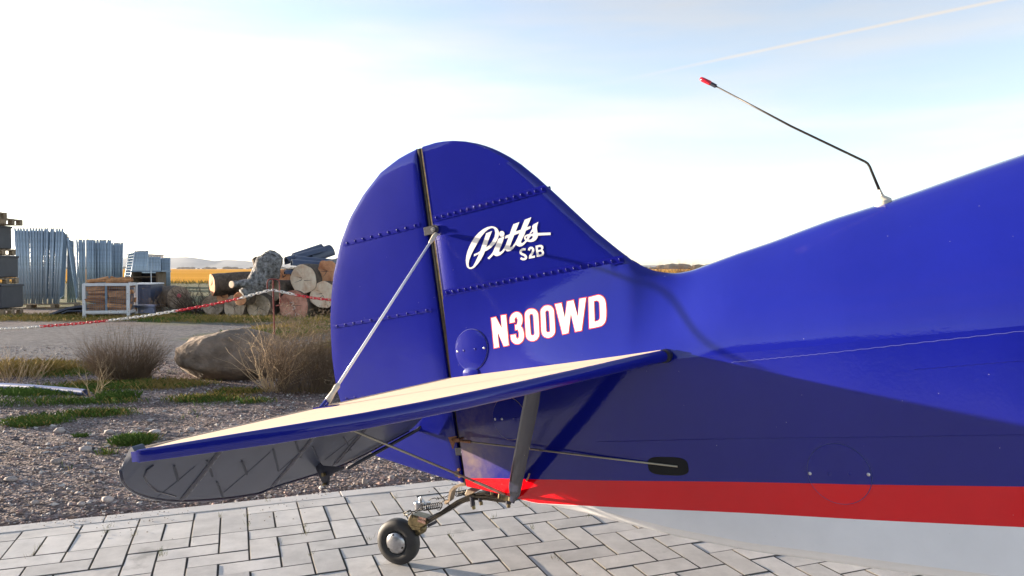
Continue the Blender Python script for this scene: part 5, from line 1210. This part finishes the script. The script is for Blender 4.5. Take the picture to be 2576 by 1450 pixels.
log(800, 722, 14, 17.3, DB, 1.8, 'pink', 'bark', 'thin log showing in the gap between the two pale-ended logs', seed=17)
# paint marks on the ends
pm = MB(); c0 = depth(450, 744, 17.68); pm.tube([c0, c0 + np.array([.015, -.012, 0])], .05, 12); pm_o = setp(pm.build('paint_dot', mat('pink_spray', (.75, .18, .20), rough=.9)), None)
def nearest_log(lab): return [o for o in bpy.data.objects if o.get('label') and lab in o['label']][0]
pl = nearest_log('pink paint dot'); pm_o.parent = pl; pm_o.matrix_parent_inverse = Matrix.Translation(pl.location).inverted()
pl = nearest_log('largest log'); sm = MB()
zz = lambda x, y: depth(436 + x * .2591, 590.3 + y * .2591, 16.55)
sm.tube([zz(1140, 665), zz(1165, 655), zz(1170, 675), zz(1145, 690), zz(1175, 700), zz(1185, 720), zz(1155, 730)], .008, 4); sm.tube([zz(1190, 760), zz(1180, 800), zz(1160, 830)], .007, 4); sm.tube([zz(1200, 770), zz(1250, 790), zz(1240, 850)], .006, 4); sm.tube([zz(1080, 790), zz(1130, 760)], .005, 4)
so_ = sm.build('spray_mark', mat('pale_spray', (.70, .60, .55), rough=.9)); so_.parent = pl; so_.matrix_parent_inverse = Matrix.Translation(pl.location).inverted()
# gnarly trunk
def gnarly():
    root = thing('tree_trunk', 'pale gnarled tree trunk with a lopped branch leaning up over the log pile', 'tree trunk', tuple(depth(620, 740, 16.4)), None)
    loc = Vector(root.location)
    def chain_(pts, name, m_, seed):
        q = MB(); P_ = []
        for (u, v, Z, r_) in pts: P_.append((Vector(depth(u, v, Z)) - loc, r_ / F * Z))
        rows = []; n = 44; dense = []
        for i in range(len(P_) - 1):
            for k in range(14): t_ = k / 14; dense.append((P_[i][0].lerp(P_[i + 1][0], t_), P_[i][1] * (1 - t_) + P_[i + 1][1] * t_))
        dense.append(P_[-1]); up = Vector((0, 0, 1))
        for i, (p, r_) in enumerate(dense):
            d = (dense[min(i + 1, len(dense) - 1)][0] - dense[max(0, i - 1)][0]).normalized(); x = d.cross(Vector((0, -1, 0))).normalized(); y = x.cross(d)
            row = []
            for k in range(n):
                dd = x * math.cos(2 * PI * k / n) + y * math.sin(2 * PI * k / n); f_ = 1 + .24 * noise.noise((p + dd * r_) * 3.5 + Vector((seed, 0, 0))) + .09 * noise.noise((p + dd * r_) * 10) + .06 * noise.noise((p + dd * r_) * 28)
                row.append(p + dd * r_ * f_)
            rows.append(row)
        q.grid(rows, closed=True); q.add(rows[0], [tuple(range(n))]); q.add(rows[-1], [tuple(range(n))[::-1]]); return q.build(name, m_, root, smooth_=True, fixn=True)
    chain_([(612, 742, 16.3, 16), (632, 728, 16.4, 22), (655, 705, 16.5, 27), (672, 682, 16.6, 31), (684, 658, 16.7, 30), (682, 646, 16.8, 22), (680, 636, 16.9, 8)], 'trunk', M['greybark'], 1)
    chain_([(640, 716, 16.4, 16), (612, 714, 16.25, 11), (586, 716, 16.1, 9)], 'branch', M['greybark'], 2)
    chain_([(660, 680, 16.6, 16), (648, 660, 16.6, 12), (640, 650, 16.6, 8)], 'branch', M['bark'], 3)
    c0 = Vector(depth(584, 716, 16.05)) - loc; q = MB(); q.tube([c0, c0 + Vector((-.012, -.02, 0))], 9 / F * 16.1, 14); q.build('cut_face', CUT['cream'], root)
gnarly()
# gutter-like dark half pipes and sheets on top of the logs
def halfpipe(u, v, Z, r_, ln, dirv, label, roll=0.):
    d = Vector(dirv).normalized(); x = d.cross(Vector((0, 0, 1))).normalized(); y = x.cross(d); c0 = Vector(depth(u, v, Z)); R = r_ / F * Z; q = MB()
    for rr, fl in ((R, False), (R - .03, True)):
        q.grid([[d * t_ + (x * math.cos(a_ + roll) + y * math.sin(a_ + roll)) * rr for a_ in np.linspace(0, PI, 11)] for t_ in (0, ln)], flip=fl)
    for t_ in (0, ln): q.grid([[d * t_ + (x * math.cos(a_ + roll) + y * math.sin(a_ + roll)) * rr for a_ in np.linspace(0, PI, 11)] for rr in (R, R - .03)])
    for a_ in (0, PI): q.grid([[d * t_ + (x * math.cos(a_ + roll) + y * math.sin(a_ + roll)) * rr for t_ in (0, ln)] for rr in (R, R - .03)])
    o = q.build('half_pipe', M['bslate'], None, (0, 0, 0)); o.location = c0; autosmooth(o, 40); setp(o, label, 'half pipe', 'dark half pipes on top of the log pile')
halfpipe(733, 668, 17.4, 16, 1.0, (.95, .45, -.08), 'dark half pipe on the logs, front one with its left end showing')
halfpipe(742, 658, 17.8, 15, 1.1, (.96, .35, -.1), 'dark half pipe lying just behind and above the front one')
halfpipe(722, 662, 17.9, 16, 1.0, (.7, .6, .25), 'dark half pipe at the left, tilted up to the right', .3)
halfpipe(716, 690, 17.2, 10, .5, (.9, .5, 0), 'short dark half pipe lowest on the left above the barked log')
halfpipe(742, 655, 18.3, 19, .75, (.75, .45, .30), 'dark half pipe rising to a point at the left, behind the front ones', .5)
halfpipe(778, 652, 18.4, 19, .65, (.55, .60, .25), 'dark half pipe rising to a point at the right, behind the front ones', -.5)
# tangled branches left of pile
def twig_mesh(name, n_st, hgt, spread, rad, m_, seed, segs=7, fork=.6, curl=.35, seeds=0, base=.12, lean=(0, 0)):
    r_ = random.Random(seed); q = MB()
    def grow(p, d, ln, rr, lv):
        pts = [p.copy()]; rs = [rr]; k_ = segs if lv == 0 else max(3, segs - 3)
        for i in range(k_):
            d = (d + Vector((r_.gauss(0, curl / k_ * 2), r_.gauss(0, curl / k_ * 2), r_.gauss(.0, curl / k_)))).normalized(); p = p + d * ln / k_
            if p.z < .004: p.z = .004 + r_.random() * .01
            pts.append(p.copy()); rs.append(rr * (1 - .8 * (i + 1) / k_))
            if lv < 2 and i > 1 and r_.random() < fork:
                nd = (d + Vector((r_.gauss(0, .5), r_.gauss(0, .5), r_.gauss(.1, .3)))).normalized(); grow(p.copy(), nd, ln * r_.uniform(.2, .45), rs[-1] * .75, lv + 1)
        q.tube(pts, rs, 3, caps=False)
        if seeds and lv > 0:
            for _ in range(seeds): c_ = pts[-1] + Vector((r_.gauss(0, .008), r_.gauss(0, .008), r_.gauss(0, .012))); q.ball(c_, r_.uniform(.0025, .005), 4, 2)
    for _ in range(n_st):
        a_ = r_.uniform(0, 2 * PI); b_ = base * math.sqrt(r_.random()); p = Vector((b_ * math.cos(a_), b_ * .8 * math.sin(a_), 0)); t_ = spread * math.sqrt(r_.random())
        d = Vector((math.cos(a_) * t_ + lean[0], math.sin(a_) * t_ * .8 + lean[1], 1)).normalized(); grow(p, d, hgt * r_.uniform(.45, 1.), rad * r_.uniform(.6, 1.2), 0)
    return q.mesh(name, m_, smooth_=False)
def plant(me_list, u, v, label, name, cat, Z=None, sc=1., group=None):
    g = ground(u, v); o = thing(name, label, cat, (g[0], g[1], gz(g[0], g[1])), group); o.scale = (sc, sc, sc)
    for nm, me in me_list: c_ = bpy.data.objects.new(nm, me); COL.objects.link(c_); c_.parent = o
    return o
plant([('branches', twig_mesh('branches', 110, .95, 1.3, .013, M['bark'], 5, curl=.9, base=.35))], 505, 788, 'tangle of dark lopped branches on the ground between the pink-dotted log and the pile', 'branch_heap', 'branches')
plant([('branches', twig_mesh('branches', 90, .75, .7, .006, M['twig'], 6, curl=.6, base=.4))], 425, 790, 'dry brown weeds standing in front of the pink-dotted log', 'dry_weeds', 'weeds')
# ---- bushes, boulder, pipe
plant([('stems', twig_mesh('stems', 760, .50, .95, .0026, M['twig'], 11, fork=.75, curl=.5, base=.20)), ('tall_stems', twig_mesh('tall_stems', 26, .78, .32, .002, M['twig'], 12, fork=.5, curl=.25, base=.22, seeds=2))], 315, 958, 'dense dry brown bush of fine twigs on the grass left of the boulder', 'dry_bush', 'bush')
plant([('stems', twig_mesh('stems', 380, .60, .55, .0022, M['twig'], 13, fork=.8, curl=.4, base=.24, seeds=2)), ('tall_stems', twig_mesh('tall_stems', 34, .82, .5, .002, M['twig'], 18, fork=.7, curl=.35, base=.2, seeds=3, lean=(.12, 0)))], 772, 985, 'tall dark seeding weed bush between the boulder and the rudder edge', 'weed_bush', 'bush')
plant([('stems', twig_mesh('stems', 200, .55, .5, .002, M['twig'], 17, fork=.8, curl=.4, base=.2, seeds=2))], 850, 985, 'smaller dark weed bush mostly hidden behind the rudder', 'weed_bush', 'bush')
plant([('stems', twig_mesh('stems', 60, .85, 1.1, .0042, M['straw'], 14, fork=.45, curl=.75, base=.08))], 690, 985, 'sprawling plant of long pale straw-coloured stalks in front of the boulder', 'straw_plant', 'plant')
plant([('stems', twig_mesh('stems', 16, .42, .9, .0026, M['straw'], 15, fork=.5, curl=.6, base=.05))], 235, 995, 'small dry straw-coloured twig plant at the foot of the brown bush', 'straw_plant', 'plant')
plant([('stems', twig_mesh('stems', 120, .36, .8, .002, M['straw'], 16, fork=.5, curl=.6, base=.3))], 20, 955, 'clump of dry pale grass stalks at the left edge behind the blue pipe', 'dry_grass_clump', 'grass clump')
bm = bmesh.new(); bmesh.ops.create_icosphere(bm, subdivisions=5, radius=1)
for v in bm.verts:
    p = v.co.copy(); f_ = 1 + .16 * noise.noise(p * 1.2 + Vector((4, 1, 2))) + .05 * noise.noise(p * 4) + .018 * noise.noise(p * 12)
    x, y, z = p.x * .60, p.y * .36, p.z * .245
    z *= 1 + .25 * math.exp(-((p.x + .25) / .6) ** 2)
    if p.z < -.25 and p.y < .3: y += .22 * (-.25 - p.z)                                       # undercut foot
    v.co = Vector((x, y, z)) * f_
me = bpy.data.meshes.new('boulder'); bm.to_mesh(me); bm.free(); me.materials.append(M['stone']); me.polygons.foreach_set('use_smooth', [True] * len(me.polygons))
g = ground(553, 958); bo = bpy.data.objects.new('boulder', me); COL.objects.link(bo); bo.location = (g[0] + .09, g[1] + .30, .18); bo.rotation_euler = (0, .06, .1)
setp(bo, 'large brown rounded boulder lying at the edge of the gravel, hollow at its foot', 'boulder')
pp = MB(); pts = [Vector(depth(u, v, Z)) + Vector((0, 0, .022)) for u, v, Z in ((-260, 968, 7.2), (-100, 972, 6.95), (0, 977, 6.75), (70, 981, 6.6), (140, 987, 6.45), (214, 994, 6.3))]
pp.tube(pts, .028, 16, caps=False); pp.tube([pts[-1], pts[-1].lerp(pts[-2], .6)], [.023, .023], 16, caps=False); pp.grid([[pts[-1] + Vector((.0, math.cos(t) * r_, math.sin(t) * r_)) for t in np.linspace(0, 2 * PI, 17)] for r_ in (.028, .023)])
setp(pp.build('pipe', M['pipe'], smooth_=True), 'blue plastic pipe lying on the grass, its open end towards the gravel', 'pipe')
q = MB(); q.tube([depth(440, 998, 6.3), depth(490, 1003, 6.2), depth(560, 1001, 6.2), depth(640, 1002, 6.2)], .005, 5); setp(q.build('stick', M['twig']), 'thin dry stick lying on the gravel edge below the boulder', 'stick')
# ---- barrier chain and its post
po = thing('barrier_post', 'rusty red steel rod post with a bent loop at its head, carrying the chain', 'post', tuple(ground(691, 927)))
PZ = 8.0; b0 = Vector(po.location)
def pd(u, v, Z=PZ): return Vector(depth(u, v, Z)) - b0
q = MB(); q.tube([pd(693, 940), pd(691, 870), pd(688, 760), pd(686.5, 704)], .0085, 8); q.build('rod', M['rust'], po)
q = MB(); q.tube([pd(673, 731), pd(672, 712), pd(675, 705), pd(682, 702.5), pd(692, 702.5), pd(700, 704), pd(703, 710), pd(704, 740), pd(705, 762), pd(702, 769), pd(694, 770)], .0062, 8); q.build('loop', M['rust'], po, smooth_=True)
path = [(-40, 829.5), (0, 828.2), (60, 825.5), (98, 822), (180, 816), (272, 807), (360, 796), (446, 782), (520, 769), (597, 752.5), (650, 738), (676, 731.5), (690, 731), (715, 736), (747, 743), (790, 750.5), (831, 755), (880, 758), (940, 758)]
cc = MB()
chain_o = thing('barrier_chain', 'red and white plastic chain hanging across the yard from the rusty post', 'chain', tuple(depth(690, 731, PZ)))
cl0 = Vector(chain_o.location)
def link_mesh(m_):
    q_ = MB(); hl, hw_, r_ = .0300, .0115, .0048; pts = []
    for t in np.linspace(0, 2 * PI, 17):
        cx_ = math.cos(t); pts.append((math.copysign(hl - hw_, cx_) * (1 if abs(cx_) > .05 else 0) + hw_ * cx_, hw_ * math.sin(t), 0))
    q_.tube(pts, r_, 6, caps=False); return q_.mesh('chain_link', m_, smooth_=True)
LM = {'r': link_mesh(M['cred']), 'w': link_mesh(M['cwhite'])}
P3 = [Vector(depth(u, v, PZ)) for u, v in path]; us = [p[0] for p in path]; dist = [0]
for i in range(1, len(P3)): dist.append(dist[-1] + (P3[i] - P3[i - 1]).length)
s = 0.; i = 0
while s < dist[-1] - .05:
    f_ = [float(np.interp(s, dist, [p[k] for p in P3])) for k in range(3)]; f2 = [float(np.interp(s + .02, dist, [p[k] for p in P3])) for k in range(3)]; u = float(np.interp(s, dist, us))
    c_ = 'r' if (98 < u < 272 or 446 < u < 597 or u > 747) else 'w'
    o = bpy.data.objects.new('chain_link', LM[c_]); COL.objects.link(o); o.parent = chain_o; o.location = Vector(f_) - cl0 
    d = (Vector(f2) - Vector(f_)).normalized(); qx = d.to_track_quat('X', 'Z'); o.rotation_mode = 'QUATERNION'
    from mathutils import Quaternion
    o.rotation_quaternion = qx @ Quaternion((1, 0, 0), (PI / 2 if i % 2 else 0) + random.uniform(-.25, .25) + .35)
    s += .0425; i += 1
# ---- unseen stand-in building added behind the viewer to darken the paint's reflections
hg_c = np.array([-12.5, 2.0, 0.]); hgr = thing('standin_building', 'added dark steel-clad building behind the viewer, stand-in for the dark shape mirrored in the paint', 'standin_building', tuple(hg_c + D2 * -12 + D1 * -8), None, PH)
mw = MB(); mw.box((0, 3, 2.3), (16, 18, 4.6)); mw.build('wall', mat('dark_cladding', (.05, .055, .065), rough=.6, noise_amt=.3, noise_scale=.4), hgr)
mw = MB(); mw.prism([(-8.3, 3, 4.6), (0, 3, 5.8), (8.3, 3, 4.6)], (0, 18.6, 0)); mw.build('roof', mat('roof_sheet', (.12, .12, .13), rough=.6), hgr)
for k in range(4): MB().box((8.06, -3.4 + k * 4.3, 2.0), (.1, 4.2, 4.0)).build('sliding_door', mat('door_cladding', (.08, .085, .10), rough=.5), hgr)
# ---- bare shrubs far off, seen in the dip behind the fuselage
for k, (u, v, sc, lab) in enumerate(((1652, 666, 1., 'bare shrub far off at the left of the dip between fin and fuselage'), (1672, 668, .9, 'thin bare shrub far off, second from the left in the dip above the fuselage'), (1718, 664, 1.15, 'densest bare shrub far off in the middle of the dip above the fuselage'), (1732, 667, .95, 'bare shrub far off just right of the densest one'), (1762, 668, .8, 'small bare shrub far off at the right side of the dip'))):
    Z = 62.; me = twig_mesh('branches', 46, 1.75, .62, .022, M['shrub'], 40 + k, fork=.85, curl=.35, base=.5)
    o = thing('bare_shrub', lab, 'shrub', (gx(u, Z), Z, 0), 'bare shrubs beyond the field edge'); o.scale = (sc, sc, sc * (gh(v, Z) / 1.5)); c_ = bpy.data.objects.new('branches', me); COL.objects.link(c_); c_.parent = o
tuf = MB(); r_ = random.Random(9)
for _ in range(5200):
    x = r_.uniform(-60, 60); y = r_.uniform(50, 60); h_ = r_.uniform(.08, .28); tuf.add([(x, y, 0), (x + .05, y, 0), (x + r_.uniform(-.1, .1), y, h_)], [(0, 1, 2)])
o = tuf.build('field_edge_grass', mat('field_edge_grass', (.20, .17, .05), rough=.9)); setp(o, kind='stuff')
tl = MB(); r_ = random.Random(12)
for k in range(420):
    x = r_.uniform(-1500, 1300); y = r_.uniform(1250, 1500); h_ = r_.uniform(2, 6) * (1.6 if fbm(x, 0, .004, 2, 4) > .1 else .7); tl.ball((x, y, h_ * .4), h_, 6, 4, (r_.uniform(1.2, 3), 1, .8))
setp(tl.build('far_hedgerow', mat('far_hedge', (.10, .085, .06), rough=1, spec=0)), kind='stuff')
# ---- haze
HAZE = 7e-5
hz = MB(); hz.box((0, 1500, 45), (7600, 4900, 96)); hm = bpy.data.materials.new('haze'); hm.use_nodes = True; t = hm.node_tree; t.nodes.clear(); oo = t.nodes.new('ShaderNodeOutputMaterial'); pv_ = t.nodes.new('ShaderNodeVolumePrincipled')
pv_.inputs['Color'].default_value = (.82, .88, 1, 1); pv_.inputs['Density'].default_value = HAZE; pv_.inputs['Anisotropy'].default_value = .3; t.links.new(pv_.outputs[0], oo.inputs['Volume'])
import os
if not os.environ.get('NOHAZE'):
    setp(hz.build('haze', hm), kind='stuff')
